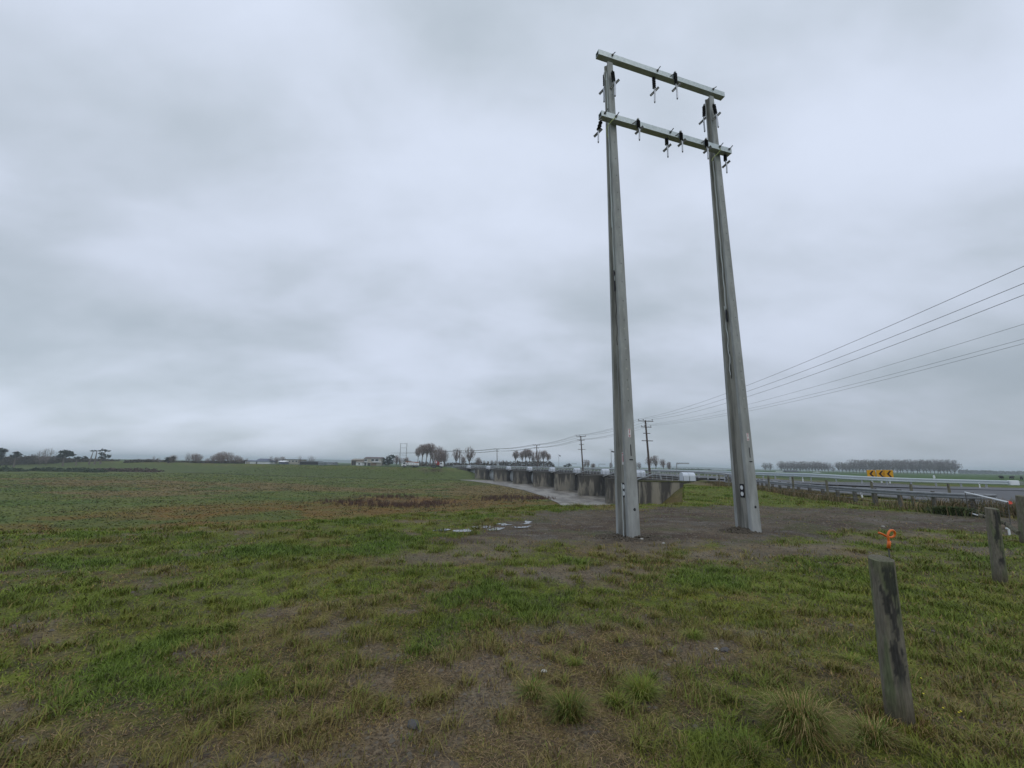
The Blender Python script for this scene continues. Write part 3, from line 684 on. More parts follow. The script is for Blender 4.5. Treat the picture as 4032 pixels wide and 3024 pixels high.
    b.add([(p.x + .036 * cos(t), p.y - .004, p.z + .036 * sin(t)) for t in np.linspace(0, 2 * pi, 13)[:-1]], [tuple(range(12))], M_BLK)
    b.tube([(p.x - .02, p.y - .01, p.z + .02), (p.x, p.y - .02, p.z - .01), (p.x + .02, p.y - .01, p.z + .02)], .006, M_DSTEEL, 5); b.build('earth_socket', pole)
    # reflective panel with two white discs on the left (side) face
    z0, z1 = (.92, 1.27) if which == 0 else (None, None)
    if which == 1:
        a_ = ppt(s0, lean, -.52, 0, 1.3).x; 
        z1, z0 = 1.25, .89
    yy = .02 if which else -.02
    c_, W_, D_ = psec(1.2, s0, lean); xs_ = c_ - .52 * W_ / 2 - .012; b = MB()
    b.box((xs_, yy - .02, (z0 + z1) / 2), (.014, .13, z1 - z0), M_BLK)
    for zz in (.27, .73):
        zc0 = z0 + (z1 - z0) * zz; vs2 = [(xs_ - .009, yy - .02 + .050 * cos(t), zc0 + .058 * sin(t)) for t in np.linspace(0, 2 * pi, 17)[:-1]]
        b.add(vs2, [tuple(range(16))[::-1]], M_WHITE)
    b.build('reflector_panel', pole)
    if which == 0:
        b = MB(); b.box((xs_, -.06, 1.86), (.014, .10, .30), M_SIGNW); b.box((xs_ - .009, -.06, 1.86), (.004, .03, .16), M_RED); b.box((xs_ - .009, -.06, 1.98), (.004, .07, .025), M_RED); b.build('warning_sign', pole)
    # grey conduits clipped in the recess
    b = MB()
    def cond(b_, z0, z1, r, m, wob=0.0, n=12):
        pts = []
        for i in range(n + 1):
            z = z0 + (z1 - z0) * i / n; q = ppt(s0, lean, -.52, b_ + wob * sin(i * 1.7), z); pts.append(q + Vector((-.02 - r, 0, 0)))
        b.tube(pts, r, m, 6)
    if which == 0:
        cond(.0, -.05, 1.25, .014, M_WIREG, .02); cond(-.15, 6.6, 13.2, .016, M_WIREG, .06, 30); cond(.12, 8.2, 13.3, .010, M_WIREG, .05, 20); cond(-.1, 4.8, 6.7, .008, M_BLK, .1)
        cond(-.1, 6.3, 6.9, .018, M_BLK); cond(.05, 2.2, 4.8, .007, M_CONC, .05)
    else:
        cond(-.1, 6.3, 11.2, .016, M_WIREG, .05, 24); cond(.1, 4.3, 6.4, .014, M_WIREG, .12); cond(-.1, 5.9, 6.25, .026, M_BLK); cond(0.05, 4.2, 5.0, .009, M_BLK)
    b.build('conduit', pole)
    return pole
make_pole(0.0, -.16, 0); make_pole(SPAN, -.16, 1)
# crossarms: hollow steel boxes bolted across the fronts of the poles
def crossarm(z0, z1, s0, s1, yc, dep):
    b = MB(); h = z1 - z0; t = .018; cs = (s0 + s1) / 2; l = s1 - s0; zc_ = (z0 + z1) / 2
    b.box((cs, yc - dep / 2 + t / 2, zc_), (l, t, h), M_GALV); b.box((cs, yc + dep / 2 - t / 2, zc_), (l, t, h), M_GALV)
    b.box((cs, yc, z0 + t / 2), (l - .002, dep - 2 * t, t), M_GALVD); b.box((cs, yc, z1 - t / 2), (l - .002, dep - 2 * t, t), M_GALV)  # underside plate takes the darker steel: its shade is put into the colour
    arm = b.build('crossarm', pf)
    return arm
ARM_U = (13.55, 13.73, -.62, 4.04); ARM_L = (11.49, 11.67, -.56, 4.12)
yU = -.13 - .0; 
c_, W_, D_ = psec(13.4, 0, 0); yU = -.0
fU = -.02 - .09
z1_ = lambda x, y: (2250 + x * .339, 150 + y * .339)
qa, qb = loc_pt(*z1_(315, 130), fU), loc_pt(*z1_(1778, 624), fU); zt_ = (qa.z + qb.z) / 2; ARM_U = (zt_ - .17, zt_, qa.x, qb.x); HPX = zt_ - .17
armU = crossarm(ARM_U[0], ARM_U[1], ARM_U[2], ARM_U[3], -.02, .18)
c_, W_, D_ = psec(11.5, 0, 0); yL = -(D_ / 2) - .10
fL = yL - .09; qa, qb = loc_pt(*z1_(350, 848), fL), loc_pt(*z1_(1858, 1272), fL); zt_ = (qa.z + qb.z) / 2; ARM_L = (zt_ - .17, zt_, qa.x, qb.x)
armL = crossarm(ARM_L[0], ARM_L[1], ARM_L[2], ARM_L[3], yL, .18)
def bolt(arm, s, z, y, tilt=.10):
    tilt *= .55
    b = MB(); b.tube([(s, y + .02, z), (s, y - .03, z)], .035, M_DSTEEL, 6); b.tube([(s, y - .03, z), (s + .03, y - .12, z + tilt)], .013, M_DSTEEL, 6); b.build('bolt', arm)
fU = -.02 - .09; fL = yL - .09
z1_ = lambda x, y: (2250 + x * .339, 150 + y * .339)
for x, y in ((475, 200), (998, 378), (1645, 595)):
    q = loc_pt(*z1_(x, y), fU); bolt(armU, q.x, q.z, fU, .10 if x == 998 else .0)
for x, y in ((390, 872), (518, 912), (1148, 1095), (1722, 1262), (1832, 1292)):
    q = loc_pt(*z1_(x, y), fL); bolt(armL, q.x, q.z, fL, .10)
# insulators
def insulator(top, s_top, s_bot, plate_c, rod_bot, n_off, kind, bracket=False):
    T0 = loc_pt(*z1_(*top), n_off); S0 = loc_pt(*z1_(*s_top), n_off); S1 = loc_pt(*z1_(*s_bot), n_off); PC = loc_pt(*z1_(*plate_c), n_off); RB_ = loc_pt(*z1_(*rod_bot), n_off)
    b = MB(); ax = (S1 - S0); n = 11 if kind != 'open' else 5
    b.tube([S0, S1], .022 if kind != 'open' else .012, M_RUB, 8)
    r = .058 if kind == 'long' else (.055 if kind == 'short' else .062)
    for i in range(n):
        c = S0 + ax * ((i + .5) / n); rr_ = r * (1.0 if i % 2 == 0 else .82); hh = ax.length / n * (.36 if kind != 'open' else .12)
        d = ax.normalized() * hh
        b.tube([c - d, c, c + d], [rr_ * .55, rr_, rr_ * .9], M_RUB, 10)
    ins = b.build('insulator', pf)
    b = MB(); b.tube([T0, S0], .016, M_DSTEEL, 6); b.tube([S0 + (T0 - S0) * .35, S0 + (T0 - S0) * .75], .03, M_DSTEEL, 6)
    if bracket:
        b.tube([T0 + Vector((0, 0, .02)), T0 + Vector((-.02, 0, -.02))], .035, M_GALVD, 8); b.tube([T0, T0 + Vector((-.16, .06, -.14))], .012, M_DSTEEL, 6)
        b.tube([T0, T0 + Vector((0, .14, 0))], .014, M_DSTEEL, 6)
    b.build('shackle', ins)
    # diagonal perforated yoke plate
    b = MB(); half = Vector((.095, -.09, .105)) if kind == 'long' else Vector((.085, -.075, .09))
    a = PC - half; c = PC + half; d = (c - a).normalized(); w = Vector((.02, .03, -.002)).cross(d).normalized() * .035; w = d.cross(Vector((.3, 1, .2))).normalized() * .034; nn = d.cross(w).normalized() * .007
    vs = [a - w - nn, a + w - nn, c + w - nn, c - w - nn, a - w + nn, a + w + nn, c + w + nn, c - w + nn]
    b.add(vs, [(0, 1, 2, 3), (7, 6, 5, 4), (0, 4, 5, 1), (1, 5, 6, 2), (2, 6, 7, 3), (3, 7, 4, 0)], M_YOKE)
    for t in (.12, .26, .74, .88):
        pc = a + (c - a) * t; fwd = nn.normalized() * (.009 if nn.y < 0 else -.009)
        sd1 = d * .012; sd2 = w.normalized() * .012
        b.add([pc + fwd + sd1 * cos(u_) + sd2 * sin(u_) for u_ in np.linspace(0, 2 * pi, 7)[:-1]], [tuple(range(6))], M_SIGNW if kind == 'long' else M_BLK)
    b.tube([S1, PC], .018, M_GALVD, 6); b.build('yoke_plate', ins)
    b = MB(); b.tube([PC + Vector((0, -.02, .02)), RB_], .026 if kind == 'long' else .022, M_ALU, 8); b.tube([RB_, RB_ + Vector((0, 0, -.03))], .018, M_DSTEEL, 8); b.build('clamp_tube', ins)
pb = -.13
insulator((385, 395), (385, 430), (387, 550), (372, 600), (379, 735), .30, 'long')
insulator((472, 378), (478, 398), (491, 500), (503, 535), (507, 668), -.22, 'long')
insulator((952, 436), (955, 463), (962, 580), (965, 620), (968, 742), .06, 'long')
insulator((1205, 400), (1207, 418), (1214, 528), (1219, 570), (1230, 700), fU - .06, 'long', True)
insulator((1543, 765), (1539, 795), (1541, 905), (1530, 955), (1548, 1080), .32, 'long')
insulator((1640, 765), (1655, 778), (1676, 878), (1682, 912), (1705, 1030), -.24, 'long')
insulator((347, 940), (340, 972), (313, 1070), (309, 1100), (312, 1205), fL + .02, 'open')
insulator((775, 945), (777, 965), (780, 1040), (787, 1070), (790, 1178), fL - .06, 'short', True)
insulator((1102, 1155), (1105, 1170), (1108, 1238), (1112, 1275), (1121, 1375), yL, 'short')
insulator((1270, 1088), (1273, 1110), (1277, 1185), (1283, 1215), (1291, 1315), fL - .06, 'short', True)
insulator((1565, 1172), (1568, 1192), (1572, 1262), (1578, 1296), (1588, 1396), fL - .06, 'short', True)
insulator((1785, 1345), (1786, 1362), (1788, 1425), (1797, 1465), (1806, 1558), yL, 'short')
# thin yellow-green earth wires hanging from the lower arm to each pole
for pts in (((520, 915), (470, 960), (430, 1010), (410, 1060), (414, 1110), (428, 1160)), ((1722, 1262), (1730, 1300), (1695, 1345), (1645, 1390), (1632, 1430))):
    P_ = [loc_pt(*z1_(*q), fL - .01 - .0 * i) for i, q in enumerate(pts)]
    P_ = [Vector(p) for p in P_]; b = MB(); b.tube(smooth_path(P_, 5), .009, M_YG, 5); b.build('earth_wire', armL)
q0 = ppt(0, -.16, -.52, -.2, 13.2)
b = MB(); b.tube(smooth_path([q0, q0 + Vector((-.10, -.03, .03)), q0 + Vector((-.15, -.03, -.10)), q0 + Vector((-.10, -.02, -.25)), q0 + Vector((0, 0, -.3))], 6), .007, M_WIREG, 5); b.build('earth_wire', pf)
# far twin-pole frame across the river
fp = at(1572, 1840, 300); fr = thing('power_pole_frame', 'distant twin pole frame rising behind the white truck and dark tree', 'power pole', (fp.x, fp.y, gz1(fp.x, fp.y)), radians(8))
for sx_ in (0, 4.2):
    b = MB(); b.tube([(sx_, 0, -.3), (sx_, 0, 15.2)], [.26, .18], M_CONC, 6); b.build('pole', fr)
for z, a0, a1 in ((15.2, -.4, 4.6), (12.3, -.1, 4.3), (7.4, -.9, 4.6)):
    b = MB(); b.box(((a0 + a1) / 2, -.2, z), (a1 - a0, .2, .2), M_GALVD); b.build('crossarm', fr)
# soil heaped round the pole feet
def heap(c, r, h, label, seed):
    rnd = random.Random(seed); vs = []; fs = []; mb = MB()
    for i in range(230):
        a = rnd.random() * 2 * pi; d = (rnd.random() ** .6) * r; x = c[0] + cos(a) * d * 1.5; y = c[1] + sin(a) * d; z = gz1(x, y) + h * max(0, 1 - d / r) * rnd.uniform(.3, 1); s = rnd.uniform(.02, .055)
        o = len(mb.v); q = [Vector((rnd.gauss(0, 1), rnd.gauss(0, 1), rnd.gauss(0, .7))).normalized() * s * rnd.uniform(.7, 1.2) + Vector((x, y, z)) for _ in range(4)]
        base = [Vector((x + s * cos(t), y + s * sin(t), z + rnd.uniform(-.4, .3) * s)) for t in (0, 1.3, 2.5, 3.8, 5.1)]; top = Vector((x, y, z + s * .8)); bot = Vector((x, y, z - s))
        mb.add(base + [top, bot], [(i_, (i_ + 1) % 5, 5) for i_ in range(5)] + [((i_ + 1) % 5, i_, 6) for i_ in range(5)], M_CLOD)
    o = mb.build('soil_heap'); tag(o, label, 'soil heap', kind='stuff')
M_CLOD = mat('soil_clods', (.085, .072, .055), .95, var=.3, scale=12)
heap((LB.x - .05, LB.y - .25), .55, .06, 'loose clods of soil around the foot of the left pole', 3)
heap((RB.x - .33, RB.y - .12), .34, .13, 'mound of broken soil clods beside the right pole foot', 4)
# ------------------------------------------------------------------ FOREGROUND WOOD POSTS, PIGTAIL, GATE
M_WOODV = mat('weathered_post_wood', (0, 0, 0), .95, var=.22, scale=16, bump=.8, bscale=26, attr='Col', stretch=(1.6, 1.6, .22), spec=.15)
def paint_post(o, seed, th0):
    me = o.data; n = len(me.vertices); co = np.zeros(n * 3); me.vertices.foreach_get('co', co); co = co.reshape(-1, 3); h = co[:, 2].max(); t = co[:, 2] / h
    cxx = np.interp(t, [0, 1], [co[t < .1, 0].mean(), co[t > .9, 0].mean()]); cyy = np.interp(t, [0, 1], [co[t < .1, 1].mean(), co[t > .9, 1].mean()])
    th = np.arctan2(co[:, 1] - cyy, co[:, 0] - cxx); d = np.abs((th - th0 + pi) % (2 * pi) - pi)
    nz = fbm(th * 3.2 + seed, t * 7, 201 + seed, 4); nf = fbm(th * 9 + seed, t * 26, 221 + seed, 3)
    st = ss(.85 - d / .62 + (nz - .5) * 2.6 + (nf - .5) * 1.9, .10, .55) * ss(t, .22, .34) * (1 - ss(t, .93, 1.0))
    base = lerp(np.tile(np.array([.165, .150, .118]), (n, 1)), np.array([.135, .150, .085]), ss(fbm(th * 1.5 + 3, t * 3, 231 + seed, 3), .4, .65))
    base = lerp(base, np.array([.10, .085, .06]), 1 - ss(t, .05, .28)); c = lerp(base, np.array([.028, .028, .03]), st * .82) * (.8 + .4 * nf)[:, None]
    a = me.color_attributes.new('Col', 'FLOAT_COLOR', 'POINT'); cc = np.ones((n, 4), np.float32); cc[:, :3] = c; a.data.foreach_set('color', cc.ravel())
def wood_post(base, top, r, label, seed, parts=True):
    rnd = random.Random(seed); base = Vector(base); top = Vector(top); ax = top - base
    mb = MB(); n = 56; zs = 90; vs = []; fs = []
    rad = [1 + .05 * sin(3 * t + seed) + .02 * sin(9 * t + seed * 2) + rnd.uniform(-.014, .014) for t in np.linspace(0, 2 * pi, n + 1)[:-1]]
    a = ax.normalized(); u1 = a.cross(Vector((0, 1, 0))).normalized(); u2 = a.cross(u1)
    for i in range(zs + 1):
        t = i / zs - .12 * (i == 0)
        for k in range(n):
            th = 2 * pi * k / n; rr_ = r * rad[k] * (1.0 + .05 * sin(t * 4 + k) * .5) * (1 + rnd.uniform(-.006, .006)) * (1.05 - .08 * t)
            p = base + ax * t + (u1 * cos(th) + u2 * sin(th)) * rr_ + a * (r * .18 * cos(th + 2) if i == zs else 0); vs.append(p - base)
    for i in range(zs):
        for k in range(n): j_ = (k + 1) % n; fs.append((i * n + k, i * n + j_, (i + 1) * n + j_, (i + 1) * n + k))
    fs.append(tuple(range(zs * n, zs * n + n)))
    mb.add(vs, fs, M_WOODV); o = mb.build('wooden_post', loc=base, smooth=False); paint_post(o, seed, -1.78); tag(o, label, 'fence post', 'old round wooden fence posts')
    return o
b1 = gp(1946 * V, 1578 * V, -.02); t1 = at(1902 * V, 1206 * V, b1.y - .0)
b1.z = gz1(b1.x, b1.y) - .05
wood_post(b1, t1, .073, 'nearest old grey wooden post with black weathered streak beside the orange pigtail', 1)
# staple / pale nail mark
b2 = gp(2160 * V, 1256 * V); t2 = at(2142 * V, 1098 * V, b2.y)
b2.z = gz1(b2.x, b2.y) - .05
wood_post(b2, t2, .080, 'leaning mossy wooden post in front of the white pipe gate', 2)
b3 = gp(2222 * V, 1178 * V); t3 = at(2210 * V, 1072 * V, b3.y); b3.z = gz1(b3.x, b3.y) - .05
wood_post(b3, t3, .125, 'dark wooden strainer post at the right edge of the picture', 3)
# slanting stay rail between the strainer and the ground beyond post two
mb = MB(); s0_ = at(2170 * V, 1129 * V, b3.y + .4); s1_ = at(2196 * V, 1148 * V, b3.y + .1); s1_ = s0_ + (s1_ - s0_) * 1.15
c0 = s0_.copy(); mb.tube([Vector((0, 0, 0)), s1_ - s0_], [.05, .055], M_WOOD, 8); mb.tube([Vector((0, 0, 0)), Vector((-.35, .25, .15))], [.05, .045], M_WOOD, 8)
o = mb.build('stay_rail', loc=c0); tag(o, 'thin slanting wooden stay leaning from the strainer post behind the mossy post', 'fence rail')
# red rag on gate end
# pigtail standard
pt = b1 + Vector((.065, .13, 0)); Yp = pt.y
zz_ = lambda x, y: at(3300 + x * .6172, 2000 + y * .6172, Yp)
foot = zz_(395, 1400); foot.z = gz1(foot.x, foot.y) - .1
tg = thing('pigtail_standard', 'orange looped pigtail fence standard standing behind the nearest wooden post', 'fence standard', tuple(foot))
mb = MB(); mb.tube([Vector((0, 0, 0)), zz_(328, 318) - foot, zz_(323, 262) - foot], .0045, M_DSTEEL, 8); mb.build('steel_rod', tg)
mb = MB(); lp = [(322, 256), (320, 235), (315, 205), (309, 182), (312, 160), (324, 145), (342, 142), (358, 150), (366, 166), (362, 182), (345, 189), (322, 184), (300, 174), (280, 165), (260, 158)]
P_ = [zz_(*q) - foot + Vector((0, -.012 * sin(i * .45), 0)) for i, q in enumerate(lp)]
P_ = [Vector(p) for p in P_]; mb.tube(smooth_path(P_, 5), .0078, M_ORG, 10); mb.tube([P_[0], P_[0] + (P_[1] - P_[0]) * 2.2], .0115, M_ORG, 10)
mb.build('pigtail_loop', tg, smooth=True)
# white pipe farm gate
ga = at(3800, 1938, 17.3); gb = at(3968, 1977, 13.3); gc_ = at(3815, 2018, 17.3); gd_ = at(3980, 2069, 13.3)
gt = thing('farm_gate', 'white pipe farm gate with wire mesh standing between the brushy verge and strainer post', 'gate', (ga.x, ga.y, 0))
o_ = Vector((ga.x, ga.y, 0)); mb = MB()
A_, B_ = ga - o_, gb - o_; C_, D_2 = gc_ - o_, gd_ - o_
mb.tube([A_, B_], .024, M_WHITE, 8); mb.tube([C_, D_2], .024, M_WHITE, 8); mb.tube([A_, C_], .014, M_WOODP, 8); mb.tube([B_, D_2], .014, M_WOODP, 8); mb.build('gate_frame', gt)
mb = MB()
for i in range(1, 8): t = i / 8; mb.tube([A_.lerp(C_, t), B_.lerp(D_2, t)], .002, M_DSTEEL, 4)
for i in range(1, 16): t = i / 16; mb.tube([A_.lerp(B_, t), C_.lerp(D_2, t)], .002, M_DSTEEL, 4)
mb.build('gate_mesh', gt)
mb = MB(); rg = gb + Vector((.06, 0, -.02)); mb.add([(-.05, 0, -.03), (.0, -.02, -.04), (.08, 0, -.02), (.09, .02, .03), (.0, .02, .06), (-.04, .0, .03)], [(0, 1, 2), (0, 2, 3), (0, 3, 4), (0, 4, 5)], mat('red_rag', (.6, .08, .05), .7))
o = mb.build('red_rag', loc=rg); tag(o, 'small red rag tied at the right end of the white pipe gate', 'rag'); o.modifiers.new('t', 'SOLIDIFY').thickness = .01
mb = MB(); q = gp(3973, 2108); mb.box((0, 0, .02), (.10, .03, .04), M_WHITE); mb.box((.02, 0, -.08), (.04, .03, .16), M_WHITE); o = mb.build('survey_peg', loc=(q.x, q.y, gz1(q.x, q.y) + .16)); tag(o, 'small white survey peg in the grass below the pipe gate', 'peg')
# wire fence in front of the guardrail
wf = thing('wire_fence', 'old post and wire fence along the dry grass verge', 'fence', (17.0, 34, 0))
fpts = [Vector((20.9, 44, 0)), Vector((19.8, 40, 0)), Vector((18.8, 36.4, 0)), Vector((18.0, 33.2, 0)), Vector((17.6, 30, 0)), Vector((17.3, 27, 0)), Vector((17.4, 24.2, 0)), Vector((18.2, 22.2, 0)), Vector((19.6, 21.6, 0)), Vector((21.2, 21.3, 0))]
for p in fpts: p.z = gz1(p.x, p.y)
o_ = Vector((17.0, 34, 0))
for i, p in enumerate(fpts):
    mb = MB(); mb.tube([p - o_ - Vector((0, 0, .2)), p - o_ + Vector((.03 * (i % 3 - 1), 0, 1.08 + .06 * (i % 2)))], [.065, .055], M_WOOD, 7); mb.build('post', wf)
mb = MB()
for z in (.25, .5, .75, 1.0):
    mb.tube([p - o_ + Vector((0, 0, z)) for p in fpts], .004, M_GALVD, 4)
mb.build('wire', wf)
# ------------------------------------------------------------------ WOODEN POWER POLES AND LINES
POLES = [((2561, 1886), (2541, 1655), 71, 1.0), ((2297, 1868), (2286.5, 1716), 110, .9), ((2115.5, 1856), (2113, 1752), 160, .9), ((1957.5, 1846), (1957, 1768), 212, .9), ((1810, 1842), (1810, 1775), 250, .9)]
plabels = ['nearest dark wooden power pole with four crossarms seen between the two concrete poles', 'second nearest wooden power pole, behind the barrage just left of the left concrete pole', 'wooden power pole in front of the tall bare trees', 'thin wooden power pole left of the clipped dark hedge', 'farthest wooden power pole among the bare trees right of the red crane truck']
PT = []
BASE0 = Vector((16.9, 3.0, 0.0))
pole_tops = []
for i, (bp_, tp_, Y, sc) in enumerate(POLES):
    b_ = at(*bp_, Y); t_ = at(*tp_, Y); b_.z = min(b_.z, gz1(b_.x, b_.y)) if i > 3 else b_.z - .3
    H = (t_ - b_).length
    dirn = (at(*POLES[min(i + 1, 4)][0], POLES[min(i + 1, 4)][2]) - at(*POLES[max(i - 1, 0)][0], POLES[max(i - 1, 0)][2]))
    ya = {0: radians(6), 1: radians(3)}.get(i, radians(12))
    w = thing('wooden_power_pole', plabels[i], 'power pole', tuple(b_), 0, 'wooden power poles along the road')
    ax = t_ - b_; mb = MB(); mb.tube([Vector((0, 0, 0)), ax * .5, ax], [.20, .165, .13], M_POLEW, 8); mb.build('pole', w)
    arms = [(.985, 1.30, 3), (.885, .90, 3), (.78, .60, 0), (.655, .95, 0)]
    if i: arms = arms[:4] if i == 1 else arms[:2]
    ar = Vector((cos(ya), sin(ya), 0)); pts3 = []
    for f_, hw, nins in arms:
        c = ax * f_ ; mb = MB(); mb.box(c + Vector((0, -.16, 0)), (hw * 2, .10, .11), M_POLEW, Matrix.Rotation(ya, 3, 'Z'))
        if f_ > .9:
            mb.tube([c + ar * hw * .45 + Vector((0, -.16, 0)), c + Vector((0, -.14, -.6))], .02, M_GALVD, 5); mb.tube([c - ar * hw * .45 + Vector((0, -.16, 0)), c + Vector((0, -.14, -.6))], .02, M_GALVD, 5)
        arm_ = mb.build('crossarm', w)
        for s_ in ((-.92, -.32, .88) if nins else ()):
            q = c + ar * hw * s_ + Vector((0, -.16, .05)); mb = MB(); mb.tube([q, q + Vector((0, 0, .10)), q + Vector((0, 0, .14)), q + Vector((0, 0, .26))], [.02, .02, .075 if f_ > .9 else .05, .06 if f_ > .9 else .03], M_RUB, 7); mb.build('insulator', arm_)
            pts3.append(b_ + q + Vector((0, 0, .27 if f_ > .9 else .18)))
    pole_tops.append(pts3)
# the next pole of the line stands just outside the frame on the right
ex = [(2212, 575), (2212, 612), (2212, 637), (2212, 700), (2212, 732), (2212, 742)]
exP = []
for i, (x, y) in enumerate(ex):
    d = ray(x * V, y * V); Z = (9.35, 9.35, 9.35, 8.2, 8.2, 8.2)[i]
    Yw = 15.5 if i < 3 else 20
    exP.append(at(x * V, y * V, (15.0, 15.4, 15.8, 19, 20.2, 20.4)[i]))
wl = ['upper power line nearest the sky leading to the right edge', 'middle upper power line leading to the right edge', 'lowest of the three upper power lines', 'highest of the three thin lower power lines', 'middle of the three thin lower power lines', 'lowest of all the power lines at the right edge']
def sagspan(a, b, s, n=14): return [a.lerp(b, t / n) - Vector((0, 0, 4 * s * (t / n) * (1 - t / n))) for t in range(n + 1)]
for w_i in range(6):
    order = w_i
    # pole index 0 -> right edge: continue the straight line some metres past the frame
    a = pole_tops[0][w_i]; e_ = exP[w_i]; far = a + (e_ - a) * 1.25
    pts = list(reversed(sagspan(a, far, .0)))
    # real sag so that the middle hangs lower while the exit point stays fixed
    t_e = 1 / 1.25; S_ = .85 if w_i < 3 else .7
    pts = []
    for i in range(25):
        t = i / 20.0 * 1.0
        if t > 1.25: break
        p = a + (e_ - a) * t; p = p - Vector((0, 0, 4 * S_ * t * (1 - t))) if t <= 1 else p + Vector((0, 0, 4 * S_ * t * (t - 1)))
        pts.append(p)
    pts = list(reversed(pts))
    for i in range(1, 5):
        if w_i < len(pole_tops[i]): pts += sagspan(pole_tops[i - 1][w_i], pole_tops[i][w_i], .55 if i < 3 else .5)[1:]
    last = pts[-1]
    if w_i < 3: pts += sagspan(last, last + Vector((-48, 36, -1.2)), .5)[1:]
    o0 = Vector(pts[0]); rad_ = [(.011 if w_i < 3 else .008) + .00022 * max(0, p.y - 60) for p in pts]
    mb = MB(); mb.tube([p - o0 for p in pts], rad_, M_DSTEEL, 5, True)
    tag(mb.build('power_line', loc=o0), wl[w_i], 'power line', 'power lines strung along the road')
# ------------------------------------------------------------------ STREET LAMPS, GANTRIES
def street_lamp(px, yt, yb, Y, label):
    b_ = at(px, yb, Y); H = at(px, yt, Y).z - b_.z
    t = thing('lamp_post', label, 'lamp post', tuple(b_), 0, 'thin lamp posts by the barrage')
    mb = MB(); mb.tube([(0, 0, -.3), (0, 0, H)], [.08, .05], M_GALVD, 6); mb.tube([(-.5, 0, H * .995), (.45, 0, H * .995)], .03, M_GALVD, 5); mb.build('pole', t)
    mb = MB(); mb.box((.35, -.1, H * .90), (.55, .3, .28), M_DSTEEL, Matrix.Rotation(.3, 3, 'Y')); mb.tube([(0, 0, H * .88), (.3, -.05, H * .90)], .03, M_DSTEEL, 5); mb.build('floodlight', t)
street_lamp(2200.5, 1788, 1856, 145, 'thin pale lamp post with small floodlight between two wooden power poles')
street_lamp(2408.5, 1768, 1872, 96, 'thin pale lamp post with floodlight just left of the left concrete pole')
def gantry(px, px2, yt, yb, Y, label):
    b_ = at(px, yb, Y); tp = at(px, yt, Y); e_ = at(px2, yt + (1 if px2 > px else 0), Y)
    t = thing('height_gantry', label, 'gantry', tuple(b_), 0, 'grey steel gantries beyond the road')
    mb = MB(); mb.tube([(0, 0, -.2), tp - b_], .09, M_GALVD, 6); mb.build('upright', t)
    mb = MB(); mb.box((tp - b_ + e_ - b_) / 2, ((e_ - tp).length, .16, .22), M_GALVD); mb.tube([(tp - b_) * .93, (tp - b_).lerp(e_ - b_, .45)], .04, M_GALVD, 5); mb.build('beam', t)
gantry(2664, 2713, 1824, 1885, 78, 'grey inverted L gantry behind the white hoist cover between the concrete poles')
gantry(2249, 2272, 1826, 1845, 190, 'small far gantry left of the second wooden power pole')
gantry(2358, 2384, 1827, 1846, 170, 'small far gantry near the thin lamp post')
# ------------------------------------------------------------------ TREES
def bare_meshes(seed, trunkf, rx, rz, nl, nt_, mt, mb_, up=.6, tw=.016, multi=1, dn=.85):
    """unit-height bare winter tree: trunk mesh and crown mesh of limbs and many fine twigs"""
    rnd = random.Random(seed); tr = MB(); cr = MB()
    for q in range(multi):
        off = Vector((rnd.uniform(-.18, .18) * (multi > 1), rnd.uniform(-.1, .1) * (multi > 1), 0))
        lean = Vector((rnd.uniform(-.05, .05), rnd.uniform(-.05, .05), trunkf)) + off * .5
        tr.tube([off + Vector((0, 0, -.02)), off + lean * .5, off + lean], [.026 / sqrt(multi), .020 / sqrt(multi), .015 / sqrt(multi)], M_BARK, 6)
        T = off + lean
        cz = 1 - rz
        for i in range(nl // multi):
            a = rnd.random() * 2 * pi; e_ = rnd.uniform(.15, 1) ** .7
            ctr_ = Vector((off.x * 1.2, off.y, cz))
            tip = ctr_ + Vector((cos(a) * rx * e_ * sqrt(rnd.random()) * 1.0, sin(a) * rx * sqrt(rnd.random()) * e_, rz * (rnd.uniform(-.35, .85)) * (1.05 - .25 * e_)))
            mid = T.lerp(tip, .45) + Vector((0, 0, .03)) + Vector((cos(a), sin(a), 0)) * .03
            cr.tube([T - Vector((0, 0, rnd.uniform(0, .5) * trunkf * .6)), mid, tip], [.009, .006, .003], M_BARK, 4, False)
            for k in range(int(nt_ / nl * dn)):
                s = rnd.uniform(.3, 1); p = (T.lerp(mid, s / .45) if s < .45 else mid.lerp(tip, (s - .45) / .55))
                if rnd.random() < .5:
                    while True:
                        q_ = Vector((rnd.uniform(-1, 1), rnd.uniform(-1, 1), rnd.uniform(-1, 1)))
                        if q_.length < 1 and rnd.random() < .45 + .55 * (q_.z + 1) / 2: break
                    lob = 1 + .16 * sin(3 * atan2(q_.y, q_.x) + seed) ; p = ctr_ + Vector((q_.x * rx * lob, q_.y * rx * lob, q_.z * rz * .93))
                d = Vector((rnd.gauss(0, 1), rnd.gauss(0, 1), rnd.gauss(0, .7))); d.normalize(); d = (d * (1 - up) + Vector((0, 0, up)) + (p - ctr_) * .9); d.normalize()
                ln = rnd.uniform(.05, .15); w = d.cross(Vector((rnd.gauss(0, 1), rnd.gauss(0, 1), rnd.gauss(0, 1)))).normalized() * tw * .28
                e2 = p + d * ln; v = e2 - ctr_; kk = (v.x / rx) ** 2 + (v.y / rx) ** 2 + (v.z / rz) ** 2
                if kk > 1.25: continue
                cr.add([p - w, p + w, e2], [(0, 1, 2)], mt)
    def mk(m, nm):
        me = bpy.data.meshes.new(nm); me.from_pydata(m.v, [], m.f)
        for q in m.mats: me.materials.append(q)
        me.polygons.foreach_set('material_index', m.m); me.update(); return me
    return mk(tr, 'trunk'), mk(cr, 'crown')
